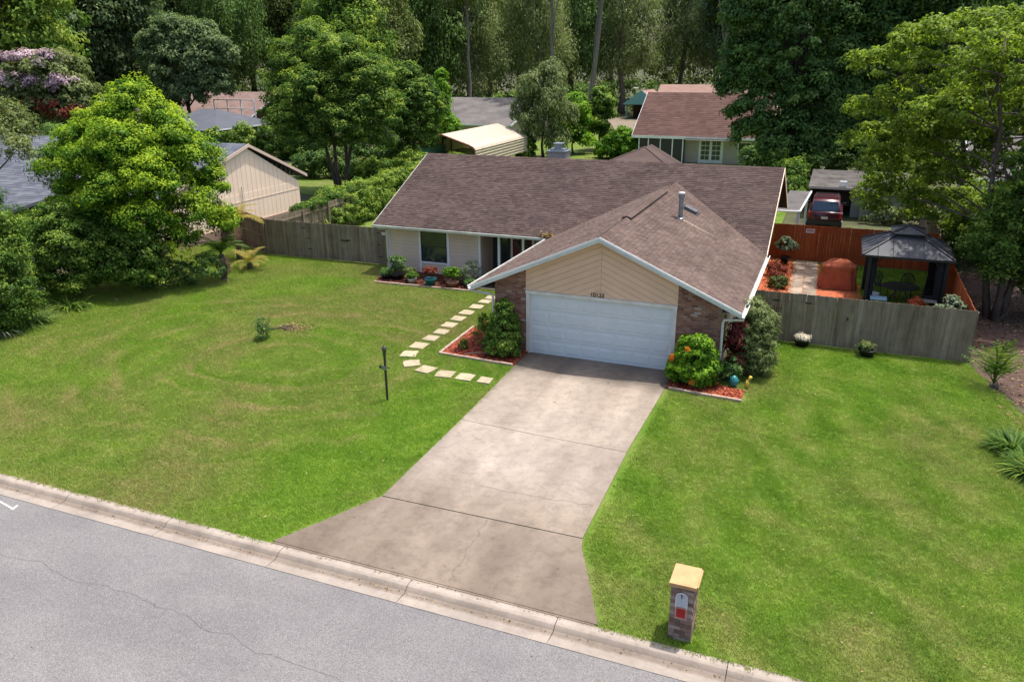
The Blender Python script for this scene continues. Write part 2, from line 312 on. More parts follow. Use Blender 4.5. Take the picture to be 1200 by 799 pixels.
# ------------------------------------------------------------------ mesh helpers
class MB:
    def __init__(s): s.v = []; s.f = []; s.t = []
    def add(s, vs, fs, tint=0.0):
        o = len(s.v); s.v.extend([tuple(v) for v in vs]); s.f.extend([tuple(i+o for i in f) for f in fs]); s.t.extend([tint]*len(fs)); return s
    def box(s, x0, x1, y0, y1, z0, z1, tint=0.0, bottom=True):
        vs = [(x0, y0, z0), (x1, y0, z0), (x1, y1, z0), (x0, y1, z0), (x0, y0, z1), (x1, y0, z1), (x1, y1, z1), (x0, y1, z1)]
        fs = [(4, 5, 6, 7), (0, 1, 5, 4), (1, 2, 6, 5), (2, 3, 7, 6), (3, 0, 4, 7)] + ([(3, 2, 1, 0)] if bottom else [])
        return s.add(vs, fs, tint)
    def obox(s, c, ax, ay, az, hx, hy, hz, tint=0.0):
        c, ax, ay, az = (Vector(q) for q in (c, ax, ay, az)); vs = []
        for k in (-1, 1):
            for i, j in ((-1, -1), (1, -1), (1, 1), (-1, 1)): vs.append(c+ax*hx*i+ay*hy*j+az*hz*k)
        return s.add(vs, [(4, 5, 6, 7), (0, 1, 5, 4), (1, 2, 6, 5), (2, 3, 7, 6), (3, 0, 4, 7), (3, 2, 1, 0)], tint)
    def slab(s, poly, th):
        """polygon (list of 3d points, counterclockwise from above) given thickness downwards"""
        n = len(poly); vs = [tuple(p) for p in poly]+[(p[0], p[1], p[2]-th) for p in poly]
        fs = [tuple(range(n)), tuple(range(2*n-1, n-1, -1))]+[(i, i+n, (i+1) % n+n, (i+1) % n) for i in range(n)]
        return s.add(vs, fs)
    def ext(s, poly, d):
        """extrude planar polygon along vector d"""
        n = len(poly); d = Vector(d); vs = [Vector(p) for p in poly]; vs += [v+d for v in vs]
        return s.add(vs, [tuple(range(n-1, -1, -1)), tuple(range(n, 2*n))]+[(i, (i+1) % n, (i+1) % n+n, i+n) for i in range(n)])
    def tube(s, pts, rad, seg=8, cap=True, tint=0.0):
        pts = [Vector(p) for p in pts]; rad = rad if isinstance(rad, (list, tuple)) else [rad]*len(pts)
        vs = []; prev = None
        for i, p in enumerate(pts):
            d = (pts[min(i+1, len(pts)-1)]-pts[max(i-1, 0)]).normalized()
            a = Vector((1, 0, 0)) if abs(d.x) < .9 else Vector((0, 1, 0))
            if prev is not None: a = prev
            a = (a-d*a.dot(d)).normalized(); prev = a; b = d.cross(a)
            for k in range(seg):
                t = 2*math.pi*k/seg; vs.append(p+(a*math.cos(t)+b*math.sin(t))*rad[i])
        fs = [(i*seg+k, i*seg+(k+1) % seg, (i+1)*seg+(k+1) % seg, (i+1)*seg+k) for i in range(len(pts)-1) for k in range(seg)]
        if cap: fs += [tuple(range(seg-1, -1, -1)), tuple(range((len(pts)-1)*seg, len(pts)*seg))]
        return s.add(vs, fs, tint)
    def lathe(s, prof, c=(0, 0, 0), seg=16, tint=0.0):
        vs = [(c[0]+r*math.cos(2*math.pi*k/seg), c[1]+r*math.sin(2*math.pi*k/seg), c[2]+z) for r, z in prof for k in range(seg)]
        fs = [(i*seg+k, i*seg+(k+1) % seg, (i+1)*seg+(k+1) % seg, (i+1)*seg+k) for i in range(len(prof)-1) for k in range(seg)]
        fs += [tuple(range(seg-1, -1, -1)), tuple(range((len(prof)-1)*seg, len(prof)*seg))]
        return s.add(vs, fs, tint)
    def mesh(s, name, mat, smooth=False):
        me = bpy.data.meshes.new(name); me.from_pydata(s.v, [], s.f)
        if any(s.t):
            a = me.attributes.new('tint', 'FLOAT', 'FACE'); a.data.foreach_set('value', s.t)
        if smooth: me.polygons.foreach_set('use_smooth', [True]*len(me.polygons))
        me.materials.append(mat if not isinstance(mat, str) else M[mat]); me.update()
        return me

def put(name, me, parent=None, loc=None, rot=None, scale=None, wpos=True):
    """link a mesh object; geometry is in world coordinates unless wpos is False"""
    o = bpy.data.objects.new(name, me); C.objects.link(o)
    l = Vector(loc) if loc is not None else Vector((0, 0, 0))
    if parent is not None:
        o.parent = parent
        if wpos:
            a = parent; s_ = Vector((0, 0, 0))
            while a is not None: s_ += a.location; a = a.parent
            l = l-s_
    o.location = l
    if rot is not None: o.rotation_euler = rot
    if scale is not None: o.scale = scale
    return o
def part(name, mb, mat, parent, smooth=False, label=None, kind=None):
    o = put(name, mb.mesh(name, mat, smooth), parent)
    if label: o['label'] = label
    if kind: o['kind'] = kind
    return o
def thing(name, label, cat, loc, group=None):
    o = bpy.data.objects.new(name, None); C.objects.link(o); o.location = loc; o.empty_display_size = .3
    o['label'] = label; o['category'] = cat
    if group: o['group'] = group
    return o
def tag(o, label, cat, group=None):
    o['label'] = label; o['category'] = cat
    if group: o['group'] = group
    return o
def struct(name, me):
    o = put(name, me); o['kind'] = 'structure'; return o
def B(*a, **k): return MB().box(*a, **k)

# ------------------------------------------------------------------ terrain sheet, lawn, road, kerb, driveway
prof = [(-400, 0), (-21.95, 0), (-21.75, -.22), (-12.75, -.22), (-12.55, -.06), (-12.45, -.012), (80, -.012), (700, -.012)]
mb = MB(); xs = [-700, -60, 60, 500]
for i, (y, z) in enumerate(prof):
    for x in xs: mb.v.append((x, y, z))
for i in range(len(prof)-1):
    for j in range(3):
        a = i*4+j; mb.f.append((a, a+1, a+5, a+4)); mb.t.append(0)
struct('ground', mb.mesh('ground', 'dirt'))
def sheet(name, poly, z, mat):
    return struct(name, MB().add([(x, y, z) for x, y in poly], [tuple(range(len(poly)))]).mesh(name, mat))
road = sheet('road', [(-400, -21.4), (400, -21.4), (400, -13.0), (-400, -13.0)], -.085, 'asphalt')
# hairline crack and paint marks lie a few mm proud of the asphalt
def strip(pts, wd, z, mb):
    for (a, b) in zip(pts[:-1], pts[1:]):
        a = Vector(a); b = Vector(b); d = (b-a).normalized(); n = Vector((-d.y, d.x))*wd/2
        mb.add([(a.x-n.x, a.y-n.y, z), (b.x-n.x, b.y-n.y, z), (b.x+n.x, b.y+n.y, z), (a.x+n.x, a.y+n.y, z)], [(0, 1, 2, 3)])
rr = random.Random(3); pts = []; x, y = -8.6, -14.45
while x < 3.6:
    pts.append((x, y)); x += rr.uniform(.1, .28); y += rr.uniform(-.085, .055)
mb = MB(); strip(pts, .005, -.080, mb); part('asphalt_crack', mb, 'asphaltcrack', road)
mb = MB(); strip([(-8.05, -13.42), (-8.0, -13.32)], .05, -.080, mb); strip([(-8.05, -13.30), (-7.42, -13.42)], .035, -.0795, mb); strip([(-7.46, -13.28), (-7.40, -13.45)], .05, -.079, mb)
part('painted_mark', mb, 'chalk', road, label='small white painted number two shape near the kerb')
# kerb: rolled segments, each its own piece
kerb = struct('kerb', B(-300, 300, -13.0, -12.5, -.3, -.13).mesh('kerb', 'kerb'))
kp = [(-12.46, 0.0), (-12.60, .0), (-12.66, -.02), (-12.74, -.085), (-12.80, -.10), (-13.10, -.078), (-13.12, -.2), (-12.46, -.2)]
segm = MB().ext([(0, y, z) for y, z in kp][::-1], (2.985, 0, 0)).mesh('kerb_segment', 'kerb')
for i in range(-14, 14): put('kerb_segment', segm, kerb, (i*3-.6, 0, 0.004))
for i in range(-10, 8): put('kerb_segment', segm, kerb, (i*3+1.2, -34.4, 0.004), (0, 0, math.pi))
STONES = [(-3.74, 5.5, .44), (-3.74, 4.9, .46), (-3.78, 4.14, .5), (-3.81, 3.29, .52), (-3.80, 2.48, .52), (-3.77, 1.66, .52), (-3.71, .85, .52), (-3.73, .08, .52), (-3.78, -.76, .54), (-3.68, -1.61, .54), (-3.18, -2.36, .54), (-2.5, -2.68, .54), (-1.74, -2.80, .54), (-1.03, -2.81, .52), (-.33, -2.83, .42)]
# lawn grid: a base sheet and instanced blades grown on it
def inpoly(x, y, P):
    c = False; j = len(P)-1
    for i in range(len(P)):
        if (P[i][1] > y) != (P[j][1] > y) and x < (P[j][0]-P[i][0])*(y-P[i][1])/(P[j][1]-P[i][1])+P[i][0]: c = not c
        j = i
    return c
LAWN = [(-27, -12.46), (30, -12.46), (30, -3.2), (15.6, -3.0), (14.6, .8), (13.95, 3.6), (13.8, 4.3), (6.4, 4.3), (6.4, 8), (-10.2, 8), (-10.3, 8.75), (-17.8, 8.75), (-20.7, 10.2), (-24, 10.2), (-23.5, 4), (-22.5, -1), (-24, -5), (-27, -7)]
DRIVE = [(-.98, -12.45), (6.17, -12.45), (5.06, -10.0), (5.05, 0), (0, 0), (0, -1.3), (.2, -1.35), (.25, -10.0)]
HOUSE = [(-10.1, 8.1), (-1.1, 8.1), (-1.1, 0), (6.4, 0), (6.4, 20), (-10.1, 20)]
BEDL = [(-2.72, -1.16), (.02, -1.30), (.02, 0), (-1.1, 0), (-1.1, 1.95), (-2.78, 1.75)]
BEDR = [(5.06, -1.36), (7.3, -1.58), (7.3, -.8), (6.5, -.6), (6.5, 0), (5.06, 0)]
BEDF = [(-9.62, 5.95), (-5.0, 6.15), (-4.75, 6.55), (-4.75, 8.1), (-10.0, 8.1), (-9.9, 6.6)]
def cell_ok(x, y):
    if not inpoly(x, y, LAWN): return False
    for P in (DRIVE, HOUSE, BEDL, BEDR, BEDF):
        if any(inpoly(x+a, y+b, P) for a, b in ((0, 0), (.085, 0), (-.085, 0), (0, .085), (0, -.085))): return False
    return not any(abs(x-a)<.24 and abs(y-b)<.24 for a, b, c in STONES)
lawn_mb = MB(); lawn_mb.add([(x, y, 0) for x, y in LAWN], [tuple(range(len(LAWN)))])
struct('lawn', MB().add([(x, y, 0.0) for x, y in LAWN], [tuple(range(len(LAWN)))]).mesh('lawn', 'grass'))
YARD = [(6.5, 8), (13.75, 4.4), (13.75, 16.7), (6.5, 16.7)]
sheet('back_lawn', [(6.5, 4.4), (13.75, 4.4), (13.75, 16.7), (6.5, 16.7)], .0, 'grass')
sheet('neighbour_lawn', [(6.5, 17.0), (30, 17.0), (30, 60), (6.5, 60)], .0, 'weedy')
sheet('rear_lawn', [(-17.5, 20), (6.4, 20), (6.4, 95), (-40, 95), (-40, 28), (-20, 24)], .002, 'grass')
sheet('side_lawn', [(-17.6, 8.9), (-10.3, 8.9), (-10.3, 19.9), (-17.6, 19.9)], .0, 'grass')
sheet('far_road', [(-60, 101), (60, 101), (60, 107), (-60, 107)], .01, 'kerb')
sheet('far_driveway', [(-22, 84), (-10.6, 84), (-11.5, 101), (-25, 101)], .012, 'kerb')
sheet('leaf_litter', [(13.95, 4.3), (13.97, 3.2), (14.9, .8), (15.6, -3.0), (30, -3.2), (30, 17), (13.95, 17)], .005, 'darkmulch')

def grass_object(name, cells, size, density, blade_h, mat, seed=0):
    mb = MB()
    for x, y in cells:
        h = size/2; mb.add([(x-h, y-h, .004), (x+h, y-h, .004), (x+h, y+h, .004), (x-h, y+h, .004)], [(0, 1, 2, 3)])
    n0 = len(mb.f); r = random.Random(seed)
    for i in range(26):
        a = r.uniform(0, 6.28); d = r.random()**.6*.12; x, y = d*math.cos(a), d*math.sin(a)
        t = r.uniform(0, 6.28); w_ = r.uniform(.0035, .007); h = blade_h*r.uniform(.5, 1.2); le = r.uniform(.3, 1.0)*h; la = r.uniform(0, 6.28)
        dx, dy = math.cos(t)*w_, math.sin(t)*w_
        mb.add([(x-dx, y-dy, -50), (x+dx, y+dy, -50), (x+math.cos(la)*le, y+math.sin(la)*le, -50+h)], [(0, 1, 2)])
    me = mb.mesh(name, mat); a = me.attributes.new('tuft', 'BOOLEAN', 'FACE')
    a.data.foreach_set('value', [i >= n0 for i in range(len(mb.f))])
    o = put(name, me); o['kind'] = 'stuff'
    g = bpy.data.node_groups.new(name, 'GeometryNodeTree')
    g.interface.new_socket('Geometry', in_out='INPUT', socket_type='NodeSocketGeometry')
    g.interface.new_socket('Geometry', in_out='OUTPUT', socket_type='NodeSocketGeometry')
    nn = g.nodes; i_ = nn.new('NodeGroupInput'); o_ = nn.new('NodeGroupOutput')
    at = nn.new('GeometryNodeInputNamedAttribute'); at.data_type = 'BOOLEAN'; at.inputs[0].default_value = 'tuft'
    se = nn.new('GeometryNodeSeparateGeometry'); se.domain = 'FACE'
    g.links.new(i_.outputs[0], se.inputs[0]); g.links.new(at.outputs[0], se.inputs[1])
    tf = nn.new('GeometryNodeTransform'); tf.inputs['Translation'].default_value = (0, 0, 50); g.links.new(se.outputs[0], tf.inputs[0])
    di = nn.new('GeometryNodeDistributePointsOnFaces'); di.inputs['Density'].default_value = density; di.inputs['Seed'].default_value = seed
    g.links.new(se.outputs[1], di.inputs[0])
    ins = nn.new('GeometryNodeInstanceOnPoints'); g.links.new(di.outputs[0], ins.inputs['Points']); g.links.new(tf.outputs[0], ins.inputs['Instance'])
    rv = nn.new('FunctionNodeRandomValue'); rv.data_type = 'FLOAT_VECTOR'; rv.inputs[0].default_value = (-.12, -.12, 0); rv.inputs[1].default_value = (.12, .12, 6.28)
    g.links.new(rv.outputs[0], ins.inputs['Rotation'])
    rs = nn.new('FunctionNodeRandomValue'); rs.data_type = 'FLOAT'; rs.inputs[2].default_value = .6; rs.inputs[3].default_value = 1.35
    g.links.new(rs.outputs[1], ins.inputs['Scale'])
    g.links.new(ins.outputs[0], o_.inputs[0])
    md = o.modifiers.new('blades', 'NODES'); md.node_group = g
    return o
cs = .125; cells = []
x = -24.0
while x < 21:
    y = -12.42
    while y < 10:
        if cell_ok(x, y): cells.append((x, y))
        y += cs
    x += cs
grass_object('grass', cells, cs, 170, .05, 'blades', 1)
cs = .25
cells2 = [(6.7+.25*i, 4.6+.25*j) for i in range(28) for j in range(48) if not (6.7+.25*i < 10.4 and 10.3 < 4.6+.25*j < 16.8)]
grass_object('back_yard_grass', cells2, cs, 90, .06, 'blades', 2)

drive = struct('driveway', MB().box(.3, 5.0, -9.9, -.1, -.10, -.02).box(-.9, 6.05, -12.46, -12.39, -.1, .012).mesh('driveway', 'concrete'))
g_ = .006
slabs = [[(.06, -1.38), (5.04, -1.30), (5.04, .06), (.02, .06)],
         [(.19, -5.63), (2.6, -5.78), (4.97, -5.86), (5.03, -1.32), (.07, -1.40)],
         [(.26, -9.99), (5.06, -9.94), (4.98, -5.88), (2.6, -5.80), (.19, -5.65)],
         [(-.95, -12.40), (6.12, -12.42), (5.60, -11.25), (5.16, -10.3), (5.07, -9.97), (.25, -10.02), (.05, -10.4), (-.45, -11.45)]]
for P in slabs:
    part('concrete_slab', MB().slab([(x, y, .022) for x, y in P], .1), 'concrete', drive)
mb = MB(); rr = random.Random(5)
for P0, P1, n in (((2.9, -10.05), (3.1, -12.3), 16), ((2.2, -8.8), (4.95, -8.65), 18)):
    pts = [(P0[0]+(P1[0]-P0[0])*i/n+rr.uniform(-.05, .05), P0[1]+(P1[1]-P0[1])*i/n+rr.uniform(-.04, .04)) for i in range(n+1)]
    strip(pts, .008, .0245, mb)
part('hairline_crack', mb, 'crack', drive)
# ------------------------------------------------------------------ beds
def bed(name, poly, mat, z=.03, label=None):
    return struct(name, MB().slab([(x, y, z) for x, y in poly], .06).mesh(name, mat))
bed('mulch_bed', BEDL, 'redmulch'); bed('mulch_bed', BEDR, 'redmulch'); bed('mulch_bed', BEDF, 'brownmulch')
def edging(pts, label, wd=.09, h=.085):
    a = Vector(pts[0]); t = thing('bed_edging', label, 'edging', (a.x, a.y, 0))
    for p, q in zip(pts[:-1], pts[1:]):
        p = Vector((*p, h/2)); q = Vector((*q, h/2)); d = (q-p); n = max(1, int(d.length/.42)); u = d.normalized(); v = Vector((-u.y, u.x, 0))
        for i in range(n):
            c = p+d*((i+.5)/n)
            part('edging_block', MB().obox(c+Vector((0, 0, random.uniform(-.008, .006))), u, v, (0, 0, 1), d.length/n/2-.008, wd/2, h/2), 'timber', t)
edging([(-2.82, 1.75), (-2.74, -1.2), (.0, -1.34)], 'pinkish edging along the triangular red mulch bed left of the garage')
edging([(5.14, -1.42), (7.32, -1.62)], 'tan edging before the mulch under the hibiscus right of the garage')
edging([(-9.65, 5.90), (-5.02, 6.08)], 'thin pale edging of the bed beneath the front window')

# ------------------------------------------------------------------ stepping stones
stones = STONES
ords = ['first', 'second', 'third', 'fourth', 'fifth', 'sixth', 'seventh', 'eighth', 'ninth', 'tenth', 'eleventh', 'twelfth', 'thirteenth', 'fourteenth', 'fifteenth']
for i, (x, y, s) in enumerate(stones):
    r = random.Random(i+40); h = s/2
    rotz = -.0 if i < 9 else (.25, .6, -.15, .1, .05, .0)[i-9]
    pts = [(-h, -h), (-h*.1, -h*1.02), (h, -h), (h*1.02, 0), (h, h), (0, h*1.01), (-h, h), (-h*1.02, .1*h)]
    cr, sr = math.cos(rotz), math.sin(rotz)
    pts = [(px+r.uniform(-.025, .025), py+r.uniform(-.025, .025)) for px, py in pts]
    m_ = MB().slab([(px*cr-py*sr, px*sr+py*cr, .045) for px, py in pts], .07).mesh('stepping_stone', 'stone')
    o = put('stepping_stone', m_, loc=(x, y, 0))
    e = 'pale square stepping stone, %s counted from the driveway' % ords[14-i] if i >= 7 else 'pale square stepping stone, %s counted from the porch' % ords[i]
    tag(o, e, 'stepping stone', 'stepping stones curving from driveway to porch')

# ------------------------------------------------------------------ main house
XL, XR, ZP, ZE, OV, YE, YR, YM, ZM, XG0, XG1 = -1.91, 6.97, 4.26, 2.29, .32, 7.60, 11.90, 13.27, 4.885, -10.59, 6.97
XP = (XL+XR)/2; SG = (ZP-ZE)/(XP-XL); SM = (ZM-ZE)/(YM-YE)
def zr(x): return ZP-SG*abs(x-XP)
house = thing('house', 'tan ranch house with brown shingle roof, brick piers and white double garage door', 'house', (-1.5, 6, 0))

def shingle_roof(parent, O, U, V, L, W, mat, clip=None, singles=0, single_test=None, tab=.235, ex=.145, seed=0, name='shingle', var=(.7, 1.15)):
    """courses of tabs on a roof plane: O eave corner, U along eave, V up the slope"""
    U = Vector(U).normalized(); V = Vector(V).normalized(); Nn = U.cross(V).normalized(); O = Vector(O); r = random.Random(seed)
    if Nn.z < 0: Nn = -Nn
    mb = MB(); cand = []
    rows = int(W/ex)
    for j in range(rows+1):
        v0 = j*ex; v1 = min(v0+ex+.004, W)
        if v1-v0 < .02: continue
        u = -r.uniform(0, tab)
        while u < L:
            wd = tab*r.uniform(*var); u0 = max(u, 0); u1 = min(u+wd-.006, L); u += wd
            if u1-u0 < .03: continue
            if clip:
                lo, hi = clip((v0+v1)/2)
                u0 = max(u0, lo); u1 = min(u1, hi)
                if u1-u0 < .03: continue
            t = r.choice((.007, .010, .016)); P = O+U*((u0+u1)/2)+V*v0
            if single_test and len(cand) < singles and single_test(P): cand.append((P, u1-u0, t)); continue
            a = O+U*u0+V*v0; b = O+U*u1+V*v0; c = O+U*u1+V*v1; d = O+U*u0+V*v1
            mb.add([a+Nn*t, b+Nn*t, c+Nn*.002, d+Nn*.002, a, b], [(0, 1, 2, 3), (4, 5, 1, 0)], r.random())
    if mb.f: part('shingle_field', mb, mat, parent, kind='stuff')
    if cand:
        me = MB().add([(-.5, 0, 1), (.5, 0, 1), (.5, ex, .2), (-.5, ex, .2), (-.5, 0, 0), (.5, 0, 0), (-.5, ex, 0), (.5, ex, 0)], [(0, 1, 2, 3), (4, 5, 1, 0), (5, 7, 2, 1), (6, 4, 0, 3)]).mesh(name, mat)
        eul = Matrix((U, V, Nn)).transposed().to_euler()
        for P, wd, t in cand: put(name, me, parent, P, eul, (wd, 1, t))
T = .13
roof = part('roof', MB().ext([(XG0, YE, ZE-.012), (XG0, YM, ZM-.012), (XG0, 2*YM-YE, ZE-.012), (XG0, 2*YM-YE, ZE-T), (XG0, YM, ZM-T), (XG0, YE, ZE-T)], (XG1-XG0, 0, 0)), 'shingle', house)
vlen = math.hypot(YM-YE, ZM-ZE)
def clip_main(v):
    z = ZE+v/vlen*(ZM-ZE)
    return (0, (XP-(ZP-z)/SG)-XG0) if z < ZP else (0, 99)
shingle_roof(roof, (XG0, YE, ZE), (1, 0, 0), (0, YM-YE, ZM-ZE), XG1-XG0, vlen, 'shingle', clip_main, seed=1)
def clip_main2(v):
    z = ZE+v/vlen*(ZM-ZE)
    return ((XP+(ZP-z)/SG)-XG0, 99) if z < ZP else (99, 0)
shingle_roof(roof, (XG0, YE, ZE), (1, 0, 0), (0, YM-YE, ZM-ZE), XG1-XG0, vlen, 'shingle', clip_main2, seed=2)
shingle_roof(roof, (XG1, 2*YM-YE, ZE), (-1, 0, 0), (0, -(YM-YE), ZM-ZE), XG1-XG0, vlen, 'shingle', seed=3, tab=.5, ex=.29)
rc = MB(); x = XG0; rnd = random.Random(4)
while x < XG1-.05:
    x1 = min(x+.2, XG1); h = .012+rnd.uniform(0, .008)
    rc.add([(x, YM-.15, ZM-.15*SM+h), (x1, YM-.15, ZM-.15*SM+.012), (x1, YM, ZM+.022), (x, YM, ZM+.022+h*.5), (x1, YM+.15, ZM-.15*SM+.012), (x, YM+.15, ZM-.15*SM+h)], [(0, 1, 2, 3), (3, 2, 4, 5)], rnd.random()); x = x1
part('ridge_cap', rc, 'shingle', roof)
# garage roof
groof = part('garage_roof', MB()
    .ext([(XL, -OV, ZE-.012), (XP, -OV, ZP-.012), (XP, -OV, ZP-T), (XL, -OV, ZE-T)][::-1], (0, YE+OV+.6, 0))
    .ext([(XR, -OV, ZE-.012), (XP, -OV, ZP-.012), (XP, -OV, ZP-T), (XR, -OV, ZE-T)], (0, YE+OV+.6, 0))
    .slab([(XL, YE+.6, ZE-.013+.0), (XP, YE+.6, ZP-.013), (XP, YR, ZP-.013), (XL+.02, YE+.62, ZE-.013)], .10)
    .slab([(XP, YE+.6, ZP-.013), (XR-.02, YE+.6, ZE-.008), (XR-.03, YE+.62, ZE-.008), (XP, YR, ZP-.013)], .10), 'shingle2', house)
glen = math.hypot(XP-XL, ZP-ZE)
def clip_g(v):
    z = ZE+v/glen*(ZP-ZE); return (0, YE+(z-ZE)/SM+OV+.03)
def clip_gl(v):
    z = ZE+v/glen*(ZP-ZE); return (YR+OV-(YE+(z-ZE)/SM+OV+.03), 99)
shingle_roof(groof, (XR, -OV, ZE), (0, 1, 0), (XP-XR, 0, ZP-ZE), YR+OV, glen, 'shingle2', clip_g, 220, lambda P: P.y < 1.35, seed=5)
shingle_roof(groof, (XL, YR, ZE), (0, -1, 0), (XP-XL, 0, ZP-ZE), YR+OV, glen, 'shingle2', clip_gl, 80, lambda P: P.y < .9, seed=6)
rc = MB(); y = -OV
while y < YR-.05:
    y1 = min(y+.2, YR); h = .012+rnd.uniform(0, .008)
    rc.add([(XP-.14, y, ZP-.14*SG+h), (XP-.14, y1, ZP-.14*SG+.012), (XP, y1, ZP+.022), (XP, y, ZP+.022+h*.5), (XP+.14, y1, ZP-.14*SG+.012), (XP+.14, y, ZP-.14*SG+h)], [(0, 3, 2, 1), (3, 5, 4, 2)], rnd.random()); y = y1
part('ridge_cap', rc, 'shingle2', groof)
rv = MB().ext([(XP-.17, 3.0, ZP-.03), (XP-.17, 3.0, ZP+.02), (XP, 3.0, ZP+.085), (XP+.17, 3.0, ZP+.02), (XP+.17, 3.0, ZP-.03)][::-1], (0, 6.2, 0))
part('ridge_vent', rv, 'shingle2', groof)
part('vent_slot', B(XP+.171, XP+.178, 3.0, 9.2, ZP-.045, ZP+.015), 'iron', groof)
# flue pipe and vent hood on the garage roof
fx, fy = 3.79, 6.35; fz = zr(fx)
fl = part('flue_pipe', MB().lathe([(.13, -.12), (.13, .02), (.085, .06), (.085, .78), (.12, .80), (.12, .92), (.10, .93)], (fx, fy, fz), 14), 'steel', groof)
part('flue_cap', MB().lathe([(.125, 0), (.13, .05), (.11, .08)], (fx, fy, fz+.935), 14), 'capmetal', fl)
sx_, sy_ = 3.85, 8.3; sz = zr(sx_)
part('vent_hood', MB().obox((sx_, sy_, sz+.06), Vector((1, 0, -SG)).normalized(), (0, 1, 0), Vector((SG, 0, 1)).normalized(), .26, .24, .055), 'skylight', groof)
part('vent_flashing', MB().obox((sx_, sy_, sz+.012), Vector((1, 0, -SG)).normalized(), (0, 1, 0), Vector((SG, 0, 1)).normalized(), .36, .33, .012), 'iron', groof)
mb = MB(); n_ = Vector((SG, 0, 1)).normalized()
for i in range(12):
    a = fx+.12+i*.10; mb.obox((a+.05, fy-.02+math.sin(i)*.02, zr(a+.05)+.018), Vector((1, 0, -SG)).normalized(), (0, 1, 0), n_, .048, .05*(1-i*.06), .004)
part('rust_streak', mb, 'paver', groof, label='pale stain line running down the shingles below the flue')
# rear hip roof rising behind the ridge and the capped chimney
hp = MB().add([(-1.72, 13.6, 4.55), (2.0, 13.6, 4.55), (2.0, 18.6, 4.0), (-1.72, 18.6, 4.0), (.10, 16.1, 5.27), (.10, 17.6, 5.27)], [(0, 1, 4), (1, 2, 5, 4), (2, 3, 5), (3, 0, 4, 5), (3, 2, 1, 0)])
part('rear_hip_roof', hp, 'shingle', house)
hl = MB(); 
for a, b in (((-1.72, 13.6, 4.55), (.1, 16.1, 5.27)), ((2.0, 13.6, 4.55), (.1, 16.1, 5.27))): hl.tube([a, b], .045, 6)
part('hip_cap', hl, 'shingle', house)
ch = part('chimney', MB().box(-4.45, -3.5, 14.4, 15.2, 4.2, 5.05), 'greypot', house, label='pale boxed chimney behind the ridge')
part('chimney_cap', MB().box(-4.5, -3.45, 14.35, 15.25, 5.053, 5.12).box(-4.35, -3.6, 14.5, 15.1, 5.123, 5.2).box(-4.15, -3.8, 14.6, 15.0, 5.203, 5.42).box(-4.22, -3.73, 14.55, 15.05, 5.423, 5.47), 'steel', ch)
# walls ---------------------------------------------------------
def brickwork(wall, x0, x1, z0, ztop, y, axis='x', seed=0, sign=-1):
    """real courses of bricks standing 8 mm proud of the mortar face"""
    mb = MB(); r = random.Random(seed); z = z0; row = 0
    while z < 3.2:
        u = x0-(.105 if row % 2 else 0)
        while u < x1:
            a = max(u, x0); b = min(u+.2, x1); u += .21
            if b-a < .03: continue
            if z+.064 > min(ztop(a), ztop(b)): continue
            d = .008+r.uniform(-.002, .003)
            if axis == 'x': mb.box(a, b, y+sign*d if sign < 0 else y, y if sign < 0 else y+d, z, z+.064, r.random()*.98+.01, False)
            else: mb.box(y+sign*d if sign < 0 else y, y if sign < 0 else y+d, a, b, z, z+.064, r.random()*.98+.01, False)
        z += .074; row += 1
    part('brick_courses', mb, 'brick', wall, kind='stuff')
zu = lambda x: zr(x)-.15
wl = part('brick_wall', MB().ext([(-1.16, 0, 0), (-.05, 0, 0), (-.05, 0, zu(-.05)), (-1.16, 0, zu(-1.16))], (0, .2, 0)), 'mortar', house)
brickwork(wl, -1.165, -.05, .02, lambda x: zu(x)+.03, 0, seed=1)
wr = part('brick_wall', MB().ext([(5.01, 0, 0), (6.37, 0, 0), (6.37, 0, zu(6.37)), (5.01, 0, zu(5.01))], (0, .2, 0)), 'mortar', house)
brickwork(wr, 5.01, 6.375, .02, lambda x: zu(x)+.03, 0, seed=2)
gw = part('gable_wall', MB().ext([(-.05, .03, 2.13), (5.01, .03, 2.13), (5.01, .03, zu(5.01)), (XP, .03, zu(XP)), (-.05, .03, zu(-.05))], (0, .15, 0)), 'groove', house)
def clipz(poly, z0):
    out = []
    for i in range(len(poly)):
        a, b = poly[i], poly[(i+1) % len(poly)]
        if a[1] >= z0: out.append(a)
        if (a[1] >= z0) != (b[1] >= z0):
            t = (z0-a[1])/(b[1]-a[1]); out.append((a[0]+(b[0]-a[0])*t, z0))
    return out
for side in (0, 1):
    for k in range(10):
        hi = -.005-k*.205; lo = hi-.193
        x0_, x1_ = (-.05, XP-.004) if side == 0 else (XP+.004, 5.01)
        P = clipz([(x0_, zu(x0_)+lo), (x1_, zu(x1_)+lo), (x1_, zu(x1_)+hi), (x0_, zu(x0_)+hi)], 2.225)
        if len(P) > 2 and max(p[1] for p in P)-2.225 > .02:
            part('siding_board', MB().ext([(p[0], .03-.018-random.uniform(0, .004), p[1]) for p in P], (0, .018, 0)), 'siding', gw)
